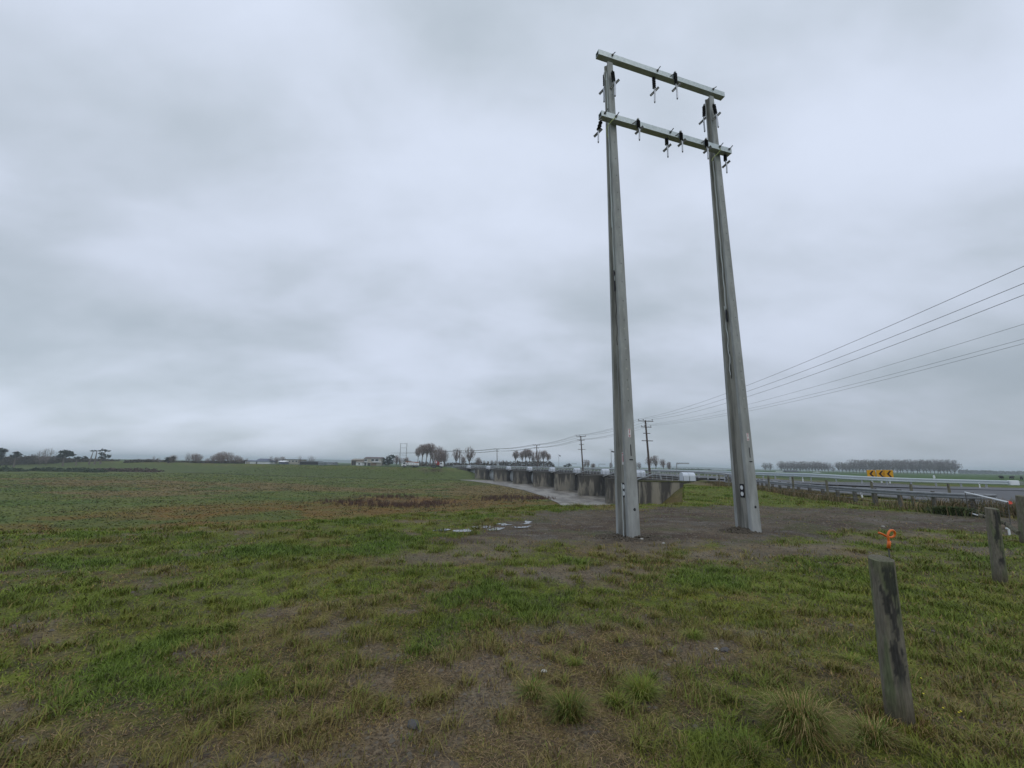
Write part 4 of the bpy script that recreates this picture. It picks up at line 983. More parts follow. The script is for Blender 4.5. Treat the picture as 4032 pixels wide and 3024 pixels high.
BT = {
 'tall': [bare_meshes(10 + i, .50, .24, .27, 16, 1500, M_TWIG, None, .62, .022) for i in range(3)],
 'bushy': [bare_meshes(20 + i, .16, .30, .44, 22, 2000, M_TWIG, None, .6, .022, 2) for i in range(3)],
 'vase': [bare_meshes(30 + i, .30, .25, .38, 18, 1100, M_TWIG, None, .75, .020) for i in range(3)],
 'far': [bare_meshes(40 + i, .18, .46, .46, 16, 1100, M_TWIGF, None, .55, .036) for i in range(4)],
 'pale': [bare_meshes(50 + i, .15, .55, .46, 18, 1300, M_TWIG2, None, .5, .018) for i in range(2)],
 'shrub': [bare_meshes(60 + i, .05, .50, .50, 20, 1700, M_TWIG, None, .7, .026, 3, 1.3) for i in range(4)],
 'palesh': [bare_meshes(70 + i, .08, .30, .50, 18, 700, M_TWIG2, None, .8, .018, 2) for i in range(2)],
}
def tree(px, yt, Y, kind, label, cat='tree', group=None, wide=1.0, name='bare_tree', base=None):
    t_ = at(px, yt, Y); g0 = gz1(t_.x, t_.y) if base is None else base; H = t_.z - g0
    me = random.choice(BT[kind]); t = thing(name, label, cat, (t_.x, t_.y, g0), random.uniform(0, 6.28), group)
    t.scale = (H * wide, H * wide, H)
    for nm, m in zip(('trunk', 'crown'), me):
        o = bpy.data.objects.new(nm, m); COL.objects.link(o); o.parent = t
    return t
def clump_mesh(blobs, m, dens, leaf, seed, name='crown'):
    rnd = np.random.default_rng(seed); vs = []; 
    for (c, r) in blobs:
        n = int(dens * r[0] * r[2]) + 20
        d = rnd.normal(size=(n, 3)); d /= np.linalg.norm(d, axis=1)[:, None]; rad = rnd.uniform(.35, 1.0, n) ** .5 * rnd.uniform(.85, 1.1, n)
        p = np.array(c) + d * rad[:, None] * np.array(r)
        a = rnd.normal(size=(n, 3)) * leaf; b = rnd.normal(size=(n, 3)) * leaf; b[:, 2] *= .5
        tri = np.stack([p - a * .5, p + a * .5, p + b], 1); vs.append(tri.reshape(-1, 3))
    v = np.concatenate(vs); f = np.arange(len(v)).reshape(-1, 3); return v, f
def evergreen(px, yt, Y, blobs, label, name='evergreen_tree', m=None, leaf=.5, dens=14, cat='tree', group=None, trunks=None):
    """blobs in photo pixels relative to (px): (dx, y, rx, ry)"""
    c0 = at(px, yt, Y); g0 = gz1(c0.x, c0.y); t = thing(name, label, cat, (c0.x, c0.y, g0), 0, group); o = Vector((c0.x, c0.y, g0)); B = []
    sc = Y / 1727.0
    for dx, y, rx, ry in blobs:
        p = at(px + dx, y, Y) - o; B.append((tuple(p), (rx * sc, max(rx, ry) * sc * .8, ry * sc)))
    v, f = clump_mesh(B, m, dens, leaf, abs(int(px))); ob = np_mesh('crown', v, f, [m or M_EVER]); ob.parent = t
    mb = MB()
    for (dx, yy, dx2) in (trunks or [(0, yt + 4, 0)]):
        p = at(px + dx, yy, Y) - o; mb.tube([(p.x + dx2 * sc, 0, -.3), ((p.x * 2 + dx2 * sc) / 2, 0, p.z * .5), p], [.45, .3, .15], M_BARK, 6)
    mb.build('trunk', t); return t
# centre clusters beyond the barrage
for px, yt, kd, w, lb in [(1648, 1760, 'tall', .8, 'slim leaning bare tree at the left of the tall clump behind the trucks'), (1664, 1748, 'tall', 1.0, 'second bare tree from the left in the tall clump behind the trucks'),
                      (1680, 1745, 'tall', 1.05, 'bare tree with forked trunk in the middle of the tall clump behind the trucks'), (1696, 1742, 'tall', 1.1, 'tallest bare round topped tree at the right of the clump behind the trucks'),
                      (1722, 1766, 'bushy', 1.0, 'bushy bare tree directly behind the red crane truck'), (1742, 1757, 'bushy', 1.15, 'broad tall bushy bare tree right of the red crane truck'), (1763, 1770, 'bushy', .9, 'lower bushy bare tree at the right of the broad clump'),
                      (1802, 1763, 'vase', 1.25, 'vase shaped bare tree around the farthest wooden pole'), (1850, 1757, 'vase', 1.3, 'vase shaped bare tree standing alone right of the farthest wooden pole'),
                      (1826, 1795, 'bushy', .9, 'low bare tree between the two vase shaped trees'), (1876, 1800, 'bushy', 1.2, 'low spreading bare tree right of the vase shaped tree')]:
    tree(px, yt, 262 + random.uniform(-14, 14), kd, lb, wide=w)
for i in range(8): tree(1893 + 14.5 * i, 1811 + (i % 3), 420, 'vase', 'small rounded bare tree in the distant row left of the clipped hedge', group='distant row of small round trees', wide=1.1)
for px, yt, kd, w, lb in [(2032, 1772, 'tall', 1.0, 'round topped bare tree at the left end of the tall group behind the barrage'), (2056, 1775, 'tall', .85, 'slim bare tree second from the left in the tall group behind the barrage'), (2071, 1764, 'tall', .9, 'tallest bare tree in the group, left of its leaning neighbour'),
                      (2084, 1766, 'tall', .9, 'leaning bare tree with wide top in the tall group behind the barrage'), (2104, 1777, 'vase', 1.1, 'bare tree just left of the third wooden power pole'), (2122, 1770, 'vase', 1.0, 'bare tree just right of the third wooden power pole'),
                      (2142, 1771, 'tall', 1.0, 'bare tree second from the right in the tall group behind the barrage'), (2158, 1783, 'tall', .95, 'shorter bare tree at the right end of the tall group behind the barrage')]:
    tree(px, yt, 300 + random.uniform(-12, 12), kd, lb, wide=w)
for px, yt, kd, w, lb, Y in [(2308, 1808, 'bushy', 1.0, 'bare bushy tree behind the second wooden power pole', 260), (2333, 1823, 'bushy', 1.3, 'low wide bare tree right of the second wooden power pole', 260), (2401, 1820, 'bushy', .8, 'small bare tree left of the left concrete pole', 260),
                         (2510, 1818, 'bushy', 1.0, 'bare tree just right of the left concrete pole', 240), (2556, 1794, 'vase', 1.1, 'bare tree left of the nearest wooden power pole', 240), (2578, 1790, 'vase', 1.15, 'taller gnarled bare tree right of the nearest wooden power pole', 240),
                         (2608, 1804, 'vase', 1.1, 'thin bare tree, left one of the pair between the concrete poles', 240), (2629, 1816, 'bushy', .8, 'lower bare tree, right one of the pair between the concrete poles', 240)]:
    tree(px, yt, Y, kd, lb, wide=w)
# long far rows on the right
tree(3012, 1820, 470, 'far', 'bare tree with flat top standing alone just right of the right concrete pole', wide=.95)
tree(3030, 1821, 470, 'far', 'bare bushy tree close beside the lone far tree right of the concrete pole', wide=.9)
for i in range(16): tree(3072 + 12.4 * i, 1814 + (i * 7 % 4) - .2 * (i > 8) + (4 if i > 13 else 0), 480 + (i * 5 % 3) * 8, 'far', 'bare winter tree in the left far row beyond the green field', group='left far row of bare trees', wide=1.0)
tree(3278, 1838, 500, 'far', 'lower bare tree in the gap between the two long far tree rows')
for i in range(35): tree(3300 + 13.2 * i, (1817 if i < 4 else 1807) + (i * 5 % 4), 480 + (i * 7 % 3) * 8, 'far', 'bare winter tree in the long right far row behind the chevron signs', group='right far row of bare trees', wide=1.0)
# evergreens and shrubs on the left horizon
evergreen(1530, 1800, 290, [(-14, 1816, 11, 12), (0, 1806, 12, 13), (12, 1800, 12, 11), (8, 1818, 14, 12), (-6, 1824, 16, 8)], 'dark evergreen tree right of the two storey house', leaf=.5, dens=40)
tree(1552, 1791, 300, 'bushy', 'hazy bare tree right of the dark evergreen by the house', wide=1.1); tree(1588, 1801, 300, 'bushy', 'bare bushy tree behind the cab of the white truck', wide=1.3); tree(1606, 1799, 300, 'bushy', 'low bare tree above the white truck', wide=.9)
evergreen(8, 1768, 270, [(-6, 1775, 20, 8), (6, 1773, 14, 6), (-4, 1788, 14, 9), (-8, 1800, 12, 10)], 'dark wind shaped evergreen cut by the left edge', leaf=.8, dens=26)
evergreen(66, 1778, 270, [(-2, 1783, 9, 4.5), (8, 1790, 9, 4), (-4, 1794, 9, 6), (-14, 1798, 9, 4)], 'small leaning dark evergreen left of the pale bare tree', leaf=.7, dens=30)
tree(196, 1761, 275, 'pale', 'pale round bare tree, larger of the pair above the far hedge', wide=.62); tree(168, 1770, 275, 'pale', 'pale bare tree, smaller left one of the pair above the far hedge', wide=.6)
evergreen(258, 1772, 270, [(0, 1778, 16, 6), (12, 1786, 16, 6), (-14, 1780, 11, 2.6), (-4, 1792, 22, 8), (24, 1792, 8, 3), (-16, 1797, 14, 5)], 'large dark spreading evergreen tree on the left horizon', leaf=.8, dens=30)
evergreen(304, 1798, 270, [(0, 1802, 11, 5)], 'low rounded evergreen bush right of the spreading evergreen', name='evergreen_bush', leaf=.7, dens=30, cat='bush'); evergreen(332, 1797, 290, [(0, 1802, 11, 5)], 'hazy low round bush left of the layered pine', name='evergreen_bush', leaf=.7, dens=22, cat='bush')
evergreen(408, 1768, 270, [(0, 1772, 12, 3.2), (14, 1776, 9, 2.2), (-18, 1775, 14, 1.6), (-10, 1784, 10, 3), (-4, 1791, 7, 4), (16, 1793, 12, 4), (18, 1800, 10, 4), (-8, 1803, 14, 5), (-38, 1775, 8, 1.4)], 'open layered pine with gaps of sky on the left horizon', name='pine_tree', leaf=.55, dens=24, trunks=[(-26, 1775, 0), (-6, 1780, 2), (8, 1776, -14), (-40, 1776, -8)])
evergreen(668, 1798, 262, [(-6, 1804, 12, 3.5), (0, 1812, 16, 7), (12, 1802, 10, 3)], 'dark flat topped evergreen left of the bare shrubs', leaf=.7, dens=30)
sh = [(608, 1794, 'pale bare shrub at the left of the far shrub belt'), (625, 1800, 'low pale shrub beside the far hedge gap'), (684, 1790, 'bare shrub behind the flat topped evergreen'), (742, 1780, 'tall pale bare shrub, leftmost of the dense shrub belt'), (768, 1783, 'reddish bare shrub in the left half of the dense shrub belt'), (785, 1787, 'broad reddish bare shrub left of the dip in the shrub belt'), (818, 1804, 'small dark shrub in the dip of the shrub belt'), (842, 1792, 'bare shrub right of the dip in the shrub belt'), (862, 1781, 'tall upright bare shrub left of the tallest one'), (877, 1776, 'tallest upright bare shrub on the left horizon'), (896, 1778, 'dense bare shrub just right of the tallest one'), (912, 1783, 'bare shrub thinning towards the white shed'), (930, 1791, 'low bare shrub left of the white shed'), (948, 1798, 'last low bare shrub beside the white shed'), (972, 1801, 'thin bare shrub behind the white shed'), (1070, 1794, 'pale bare shrub between the farm sheds'), (1090, 1798, 'reddish bare shrub left of the blue roofed building'), (1112, 1797, 'reddish bare shrub behind the blue roofed building'), (1183, 1792, 'thin pale shrub above the dark barn'), (1222, 1791, 'twin stemmed thin bare shrub right of the farm buildings'), (1236, 1795, 'thin bare shrub at the end of the farm buildings')]
for px, yt, lb in sh: tree(px, yt, 262 + (px * 7 % 9), 'palesh' if 'pale' in lb or 'thin' in lb else 'shrub', lb, 'shrub', name='bare_shrub', wide=1.0 if 'thin' not in lb else .8)
# hedges and belts
def hedge(name, pts, Y, m, label, leaf=.5, dens=8, depth=4, kind=None, cat='hedge', ybot=None):
    V_ = []; xs = np.arange(pts[0][0], pts[-1][0], 7.0); B = []; sc = Y / 1727.0
    c0 = at(pts[0][0], pts[0][1], Y); g0 = gz1(c0.x, c0.y)
    for i, x in enumerate(xs):
        yt = float(np.interp(x, [p[0] for p in pts], [p[1] for p in pts])); t_ = at(x, yt, Y); g = gz1(t_.x, t_.y); h = max(.5, t_.z - g) * ((0.9 + .2 * random.random()) if kind != 'stuff' else random.uniform(.25, 1.05))
        B.append(((t_.x - c0.x, 0, g - g0 + h * .42), (7 * sc * .8, depth / 2, h * .58)))
    v, f = clump_mesh(B, m, dens, leaf, abs(int(pts[0][0])) + 5); ob = np_mesh(name, v, f, [m]); ob.location = (c0.x, c0.y, g0); tag(ob, label, cat, kind=kind)
hedge('hedge', [(-160, 1796), (0, 1796), (60, 1794), (130, 1793), (160, 1796), (250, 1800), (300, 1806), (400, 1808), (460, 1811)], 285, M_SCRUB, 'long brown hedge under the trees at the far left horizon', dens=22, leaf=.7)
hedge('hedge', [(498, 1812), (540, 1810), (590, 1808), (640, 1813), (700, 1817), (740, 1816), (840, 1815), (960, 1812), (1000, 1812)], 272, M_SCRUB, 'dark low hedge running under the bare shrubs left of the white shed', dens=22, leaf=.7)
hedge('scrub', [(-160, 1832), (0, 1834), (60, 1836), (90, 1846)], 190, M_SCRUBG, 'dark green river scrub at the left edge below the far green bank', dens=22, leaf=.7, depth=9, kind='stuff', cat='scrub')
hedge('scrub', [(100, 1850), (130, 1838), (230, 1838), (290, 1846), (300, 1839), (380, 1840), (400, 1846)], 200, M_SCRUBG, 'dark green river scrub left of centre below the far bank', dens=22, leaf=.7, depth=9, kind='stuff', cat='scrub')
hedge('scrub', [(385, 1842), (440, 1838), (500, 1841), (560, 1838), (600, 1836), (630, 1834)], 215, mat('brown_scrub', (.085, .055, .045), .95, var=.3, scale=.5), 'reddish brown river scrub below the far bank', dens=20, leaf=.6, depth=7, kind='stuff', cat='scrub')
hedge('clipped_hedge', [(1968, 1820), (1976, 1817), (2010, 1816), (2050, 1817), (2110, 1812), (2170, 1819), (2180, 1824)], 340, M_SCRUB, 'dark hedge along the horizon under the tall bare trees', dens=24, leaf=.7)
hedge('clipped_hedge', [(1655, 1815), (1700, 1822), (1800, 1822), (1900, 1822), (1950, 1824)], 290, M_SCRUB, 'low dark undergrowth along the foot of the centre bare trees', dens=20, leaf=.6)
evergreen(2238, 1828, 260, [(0, 1832, 12, 6), (4, 1829, 5, 4), (-12, 1836, 9, 4)], 'small dark evergreen bush behind the barrage right of the lamp post', name='evergreen_bush', leaf=.5, dens=36, cat='bush')
hedge('clipped_hedge', [(2640, 1850), (2680, 1847), (2760, 1848), (2800, 1852)], 600, M_EVER, 'dark far shelter belt behind the hoist cover between the concrete poles', dens=10, leaf=1.2)
hedge('clipped_hedge', [(3780, 1850), (3860, 1852), (3950, 1855), (4200, 1861)], 900, M_SCRUB, 'far hazy shelter belt at the right horizon', dens=5, leaf=2.0)
# ------------------------------------------------------------------ BUILDINGS
def building(name, label, px0, px1, y_eave, Y, walls, roofm, depth=8, ridge_=1.2, y_base=None, rz=0.0, windows=(), doors=(), cat='building', flat=False, over=.4):
    a = at(px0, y_eave, Y); b = at(px1, y_eave, Y); cx_ = (a.x + b.x) / 2; w = b.x - a.x
    g0 = gz1(cx_, Y) if y_base is None else at((px0 + px1) / 2, y_base, Y).z
    H = (a.z + b.z) / 2 - g0
    t = thing(name, label, cat, (cx_, Y, g0), rz)
    mb = MB(); mb.box((0, depth / 2, H / 2 - .2), (w, depth, H + .4), walls); mb.build('wall', t)
    mb = MB(); o = over
    if flat: mb.box((0, depth / 2, H + .13), (w + 2 * o, depth + 2 * o, .22), roofm)
    else:
        vs = [(-w / 2 - o, -o, H), (w / 2 + o, -o, H), (w / 2 + o, depth + o, H), (-w / 2 - o, depth + o, H), (-w / 2 - o * .6, depth / 2, H + ridge_), (w / 2 + o * .6, depth / 2, H + ridge_)]
        mb.add(vs, [(0, 1, 5, 4), (2, 3, 4, 5), (0, 4, 3), (1, 2, 5), (3, 2, 1, 0)], roofm)
    mb.build('roof', t)
    for (u0, u1, v0, v1) in windows:
        mb = MB(); mb.box(((u0 + u1) / 2 * w - w / 2, -.05, (v0 + v1) / 2 * H), ((u1 - u0) * w, .12, (v1 - v0) * H), M_HWHITE); f_ = mb.build('window', t)
        mb = MB(); mb.box(((u0 + u1) / 2 * w - w / 2, -.10, (v0 + v1) / 2 * H), ((u1 - u0) * w * .86, .08, (v1 - v0) * H * .8), M_GLASS); mb.build('pane', f_)
    for (u0, u1, v0, v1, m) in doors:
        mb = MB(); mb.box(((u0 + u1) / 2 * w - w / 2, -.06, (v0 + v1) / 2 * H), ((u1 - u0) * w, .14, (v1 - v0) * H), m); mb.build('door', t)
    return t
Z4 = lambda x, y: (1300 + x * .27125, 1700 + y * .27125)
hs_ = building('house', 'two storey cream house with white balcony and brown low roof left of the dark evergreen', 1434, 1500, 1805, 285, M_HWALL, M_HROOF, 9, 1.0, y_base=1836.5, windows=[(.02, .2, .62, .9), (.42, .62, .62, .95), (.66, .88, .62, .95)], doors=[(.16, .2, 0, .45, M_HWHITE), (.42, .76, .04, .44, M_BRICK), (.02, .14, .05, .42, M_DARK), (.24, .4, .05, .42, M_DARK)])
b = MB(); b.box((3.2, -.6, 2.85), (5.6, 1.0, .55), M_HWHITE); b.box((-4.2, -.5, 2.9), (2.3, .8, .5), M_HWHITE); b.build('balcony', hs_)
building('barn', 'tan roofed shed with two tall dark doors left of the house', 1384, 1431, 1812, 284, M_BRICK, M_TANROOF, 9, 1.0, y_base=1832, doors=[(.06, .2, .05, .85, M_DARK), (.24, .38, .05, .85, M_DARK)])
building('shed', 'small pale green shed in front of the tan roofed barn', 1402, 1425, 1820, 278, M_HWHITE, M_TANROOF, 5, .5, y_base=1836, windows=[(.4, .75, .4, .8)])
building('shed', 'low grey shed at the left end of the ridge near the house', 1285, 1315, 1821, 270, M_GREYR, M_GREYR, 6, .4, y_base=1829)
building('shed', 'long low white shed on the crest left of the farm buildings', 966, 1061, 1817, 262, M_HWHITE, M_BLUEG, 8, .7, y_base=1829, doors=[(.05, .2, .1, .8, M_HWALL), (.45, .5, .1, .9, M_DARK)])
building('farm_building', 'white building with dark blue hatched roof on the crest', 1012, 1050, 1812, 275, M_HWHITE, M_BLUEG, 7, 1.0)
building('farm_building', 'farm building with white upper windows among the sheds', 1117, 1184, 1810, 268, M_HWALL, M_DARK, 8, .5, y_base=1829, windows=[(.3, .42, .5, .85), (.5, .62, .5, .85), (.7, .82, .5, .85)], flat=True)
building('shed', 'dark blue lean-to shed left of the farm building', 1098, 1120, 1819, 262, M_BLUEG, M_HWHITE, 5, .8, y_base=1831)
building('barn', 'long low dark barn at the right of the farm buildings', 1180, 1256, 1820, 258, M_DARK, M_DARK, 8, .6, y_base=1832, doors=[(.4, .47, .02, .18, M_HWHITE), (.54, .62, .02, .18, M_HWHITE)])
building('shed', 'grey shed at the right end of the long dark barn', 1253, 1272, 1821, 256, M_GREYR, M_GREYR, 5, .4, y_base=1833)
building('shed', 'low pale shed right of the dark barn', 1274, 1300, 1828, 262, M_HWALL, M_GREYR, 5, .3, y_base=1833)
building('farmhouse', 'far cream farm building with long pale roof between the concrete poles', 2810, 2862, 1852, 560, M_HWALL, M_GREYR, 12, 1.2, y_base=1859)
building('farmhouse', 'low cream farm shed beside the far shelter belt between the concrete poles', 2775, 2796, 1853, 560, M_HWALL, M_HWALL, 8, .8, y_base=1859)
building('farmhouse', 'cream farmhouse with white porch in front of the left far tree row', 3068, 3092, 1860, 400, M_HWALL, M_HWHITE, 8, .6, y_base=1865)
building('farmhouse', 'farmhouse with dark roof in front of the left far tree row', 3102, 3150, 1860, 400, M_HWALL, M_DARK, 9, 1.8, y_base=1866)
building('farmhouse', 'far white shed roof showing over the field left of the chevron signs', 3216, 3232, 1860, 420, M_HWHITE, M_HWHITE, 6, .3, y_base=1864)
# ------------------------------------------------------------------ TRUCKS
def truck(px0, px1, yb, Y, kind, label, group=None):
    a = at(px0, yb, Y); b_ = at(px1, yb, Y); Ln = b_.x - a.x; t = thing('truck', label, 'truck', ((a.x + b_.x) / 2, Y, a.z), 0, group); h = Ln / 2
    if kind == 'left':     # cab at the left end
        mb = MB(); mb.box((h * .25, 0, 1.35), (Ln * .60, 2.3, 1.1), M_HWHITE, None, .08); mb.box((h * .25, 0, .65), (Ln * .66, 1.8, .3), M_DARK); mb.build('body', t)
        mb = MB(); prof = [(-h, .5), (-h * .50, .5), (-h * .50, 2.2), (-h * .80, 2.2), (-h * .93, 1.35), (-h, 1.15)]
        vs = [(x, -1.1, z) for x, z in prof] + [(x, 1.1, z) for x, z in prof]; mb.add(vs, [tuple(range(6)), tuple(range(11, 5, -1))] + [(i, (i + 1) % 6 + 0, (i + 1) % 6 + 6, i + 6)[::-1] for i in range(6)], M_HWHITE); cab = mb.build('cab', t)
        mb = MB(); mb.add([(-h * .84, -1.12, 1.35), (-h * .56, -1.12, 1.35), (-h * .56, -1.12, 2.05), (-h * .77, -1.12, 2.05)], [(0, 1, 2, 3)], M_GLASS); mb.build('window', cab)
        mb = MB(); mb.box((0, 0, 2.35), (Ln * .55, .5, .35), M_TORG, Matrix.Rotation(.03, 3, 'Y')); mb.box((h * .65, 0, 2.2), (Ln * .2, .9, .5), M_TORG); mb.box((-h * .2, 0, 2.75), (Ln * .22, .35, .25), M_DARK); mb.build('boom', t)
        mb = MB()
        for q in range(4): mb.box((h * (-.2 + .28 * q), -1.17, 1.3), (.08, .05, .9), M_DARK)
        mb.build('locker_seams', t); wx = (-h * .72, h * .25, h * .62)
    else:                  # flat deck left, red crane, white cab right
        mb = MB(); mb.box((-h * .35, 0, .95), (Ln * .62, 2.3, .22), M_DARK); mb.box((-h * .2, 0, .65), (Ln * .75, 1.2, .25), M_DARK); mb.build('deck', t)
        mb = MB(); mb.box((h * .70, 0, 1.6), (h * .52, 2.2, 1.8), M_HWHITE, None, .12); mb.box((h * .2, 0, 1.9), (h * .3, 2.0, 1.2), M_TRED, None, .1); cab = mb.build('cab', t)
        mb = MB(); mb.box((h * .66, -1.12, 1.95), (h * .26, .05, .6), M_GLASS); mb.build('window', cab)
        mb = MB(); mb.tube([(h * .1, 0, 1.2), (h * .02, 0, 3.0), (-h * .28, 0, 3.2), (-h * .36, 0, 2.2)], .22, M_TRED, 6); mb.tube([(h * .1, 0, 1.2), (-h * .25, 0, 1.9)], .18, M_TRED, 6); mb.build('crane', t); wx = (-h * .6, -h * .35, h * .62)
    for x in wx:
        for s in (-1, 1):
            mb = MB(); mb.tube([(x, s * .85, .45), (x, s * 1.15, .45)], .48, M_RUB, 14); wh = mb.build('wheel', t); mb = MB(); mb.tube([(x, s * 1.13, .45), (x, s * 1.18, .45)], .22, M_GREYR, 10); mb.build('rim', wh)
truck(1582, 1653, 1839, 200, 'left', 'white work truck with orange lift boom parked on the stopbank crest')
truck(1696, 1746, 1842, 195, 'right', 'flat deck truck with red crane and white cab at the bridge end')
# ------------------------------------------------------------------ cattle, stones, puddles
def cow(px, yb, Y, rz, label):
    p = at(px, yb, Y); g0 = gz1(p.x, p.y); me = bpy.data.meshes.new('cow')
    J = [(0, 0, .95, .30), (-.55, 0, .98, .28), (.55, 0, .98, .30), (.95, 0, 1.12, .17), (1.25, 0, 1.05, .14), (1.5, 0, .88, .09),
         (-.6, .18, .55, .11), (-.62, .18, .30, .06), (-.6, .18, 0, .06), (-.6, -.18, .55, .11), (-.62, -.18, .30, .06), (-.6, -.18, 0, .06),
         (.55, .18, .5, .10), (.55, .18, 0, .055), (.55, -.18, .5, .10), (.55, -.18, 0, .055), (-.85, 0, 1.0, .05), (-.9, 0, .5, .03)]
    ed = [(0, 1), (0, 2), (2, 3), (3, 4), (4, 5), (1, 6), (6, 7), (7, 8), (1, 9), (9, 10), (10, 11), (2, 12), (12, 13), (2, 14), (14, 15), (1, 16), (16, 17)]
    me.from_pydata([j[:3] for j in J], ed, []); me.materials.append(M_COW); o = bpy.data.objects.new('cow', me); COL.objects.link(o)
    o.modifiers.new('skin', 'SKIN'); 
    sv = me.skin_vertices[0].data if me.skin_vertices else None
    if sv is None:
        bm = bmesh.new(); bm.from_mesh(me); bm.verts.layers.skin.verify(); bm.to_mesh(me); bm.free(); sv = me.skin_vertices[0].data
    for i, j_ in enumerate(J): sv[i].radius = (j_[3], j_[3])
    sv[0].use_root = True; o.modifiers.new('sub', 'SUBSURF').levels = 1
    o.location = (p.x, p.y, g0); o.rotation_euler = (0, 0, rz); tag(o, label, 'cow', 'black cattle in the field')
cow(3948, 1903, 150, 1.2, 'black cow facing away, leftmost of the three by the guardrail end'); cow(3987, 1902, 150, .2, 'black cow side on, middle of the three in the field'); cow(4026, 1903, 150, .6, 'black cow cut by the right edge of the picture')
def stone(px, py, r, m, label, seed, flat=.55):
    rnd = random.Random(seed); p = gp(px * V, py * V); bm = bmesh.new(); bmesh.ops.create_icosphere(bm, subdivisions=2, radius=r)
    for v in bm.verts:
        n = v.co.normalized(); k = 1 + .25 * (sin(n.x * 3 + seed) * cos(n.y * 4 + seed)) + rnd.uniform(-.05, .05); v.co = Vector((v.co.x * k * 1.3, v.co.y * k, v.co.z * k * flat))
    me = bpy.data.meshes.new('stone'); bm.to_mesh(me); bm.free(); me.materials.append(m); o = bpy.data.objects.new('stone', me); COL.objects.link(o)
    o.location = (p.x, p.y, gz1(p.x, p.y) + r * .3); o.rotation_euler = (0, 0, rnd.random() * 6); tag(o, label, 'stone', 'loose stones on the ground')
stone(1567, 1409, .040, M_STONE, 'grey blue stone on bare earth left of the wooden post', 1); stone(893, 1572, .036, M_STONE, 'dark grey stone in dry grass at the bottom centre', 2); stone(1174, 1453, .022, M_STONEW, 'small pale chip on the bare soil patch', 3, .3)
stone(1386, 1165, .035, M_STONEW, 'white pebble beside the foot of the left concrete pole', 4); stone(1434, 1175, .03, M_STONEW, 'pale pebble on the gravel right of the left pole', 5); stone(1908, 1139, .04, M_STONEW, 'pale pebble on the gravel far right of the poles', 6); stone(1548, 1404, .02, M_STONEW, 'tiny white pebble left of the blue grey stone', 7)
def puddle(pts, label, seed):
    P = [gp(x * V, y * V) for x, y in pts]; c = sum(P, Vector()) / len(P); n = 72; vs = []; P2 = P + [P[0]]
    for i in range(n):
        t = i / n * len(P); k = int(t); f_ = t - k; p = P2[k].lerp(P2[k + 1], f_); a = i * .9; d = (p - c)
        p = c + d * (1 + .22 * (float(fbm(np.array([a * 1.1]), np.array([seed * 3.]), seed, 3)[0]) - .5) * 2)
        vs.append(Vector((p.x, p.y, 0)))
    z = float(np.mean([gz1(p.x, p.y) for p in vs])) + .006
    mb = MB(); mb.add([Vector((c.x, c.y, z))] + [Vector((p.x, p.y, z)) for p in vs], [(0, i + 1, (i + 1) % n + 1) for i in range(n)], M_WATER); tag(mb.build('puddle'), label, 'puddle', kind='structure')
puddle([(925, 1144), (950, 1142), (975, 1144), (960, 1148), (935, 1148)], 'left end puddle of the chain at the gravel edge', 2)
puddle([(978, 1146), (1005, 1143), (1040, 1142), (1046, 1145), (1010, 1149), (985, 1150)], 'longest puddle in the chain at the gravel edge', 3)
puddle([(1018, 1139), (1045, 1136), (1070, 1137), (1060, 1141), (1030, 1142)], 'thin middle puddle of the chain at the gravel edge', 4)
puddle([(1050, 1143), (1075, 1140), (1092, 1141), (1078, 1146), (1056, 1147)], 'small near puddle of the chain at the gravel edge', 6)
puddle([(1072, 1134), (1100, 1129), (1130, 1127), (1150, 1130), (1142, 1134), (1108, 1136), (1085, 1138)], 'widest puddle at the right end of the chain', 5)
puddle([(1105, 1139), (1128, 1137), (1148, 1137), (1138, 1141), (1115, 1142)], 'small puddle below the widest one', 7)
# ------------------------------------------------------------------ GRASS
def blades(n, sampler, name, label, hfun, wfun, cfun, dens, kind='stuff', seed=1, curl=.5, cat='grass'):
    rg_ = np.random.default_rng(seed); x, y = sampler(rg_, n); k = dens(x, y) > rg_.random(len(x)); x, y = x[k], y[k]; n = len(x)
    z = gz(x, y) - .004; h = hfun(x, y, rg_); w = wfun(x, y, rg_); c = cfun(x, y, rg_)
    a = rg_.random(n) * 2 * pi; ux, uy = np.cos(a), np.sin(a); b = a + pi / 2 + rg_.normal(0, .5, n); lx, ly = np.cos(b), np.sin(b)
    ln = h * curl * rg_.uniform(.3, 1.5, n)
    wind = .25 * h
    P0 = np.stack([x - ux * w / 2, y - uy * w / 2, z], 1); P1 = np.stack([x + ux * w / 2, y + uy * w / 2, z], 1)
    mx_, my_ = x + lx * ln * .35, y + ly * ln * .35; mz = z + h * .6
    P2 = np.stack([mx_ - ux * w * .4, my_ - uy * w * .4, mz], 1); P3 = np.stack([mx_ + ux * w * .4, my_ + uy * w * .4, mz], 1)
    P4 = np.stack([x + lx * ln + wind * .5, y + ly * ln, z + h * rg_.uniform(.8, 1.02, n)], 1)
    v = np.stack([P0, P1, P2, P3, P4], 1).reshape(-1, 3); o = np.arange(n)[:, None] * 5
    f = np.concatenate([o + [0, 1, 3], o + [0, 3, 2], o + [2, 3, 4]], 1).reshape(-1, 3)
    cc = np.repeat(c[:, None, :], 5, 1); cc = cc.reshape(-1, 3)
    ob = np_mesh(name, v, f, [M_BLADE], cc); tag(ob, label, cat, kind=kind); return ob
def polar(r0, r1, pw, amax=60):
    def s(rg_, n):
        u = rg_.random(n); e_ = 2 - pw
        r = (r0 ** e_ + u * (r1 ** e_ - r0 ** e_)) ** (1 / e_) if abs(e_) > 1e-6 else r0 * (r1 / r0) ** u
        a = np.radians(rg_.uniform(-amax, amax, n)); return np.sin(a) * r, np.cos(a) * r
    return s
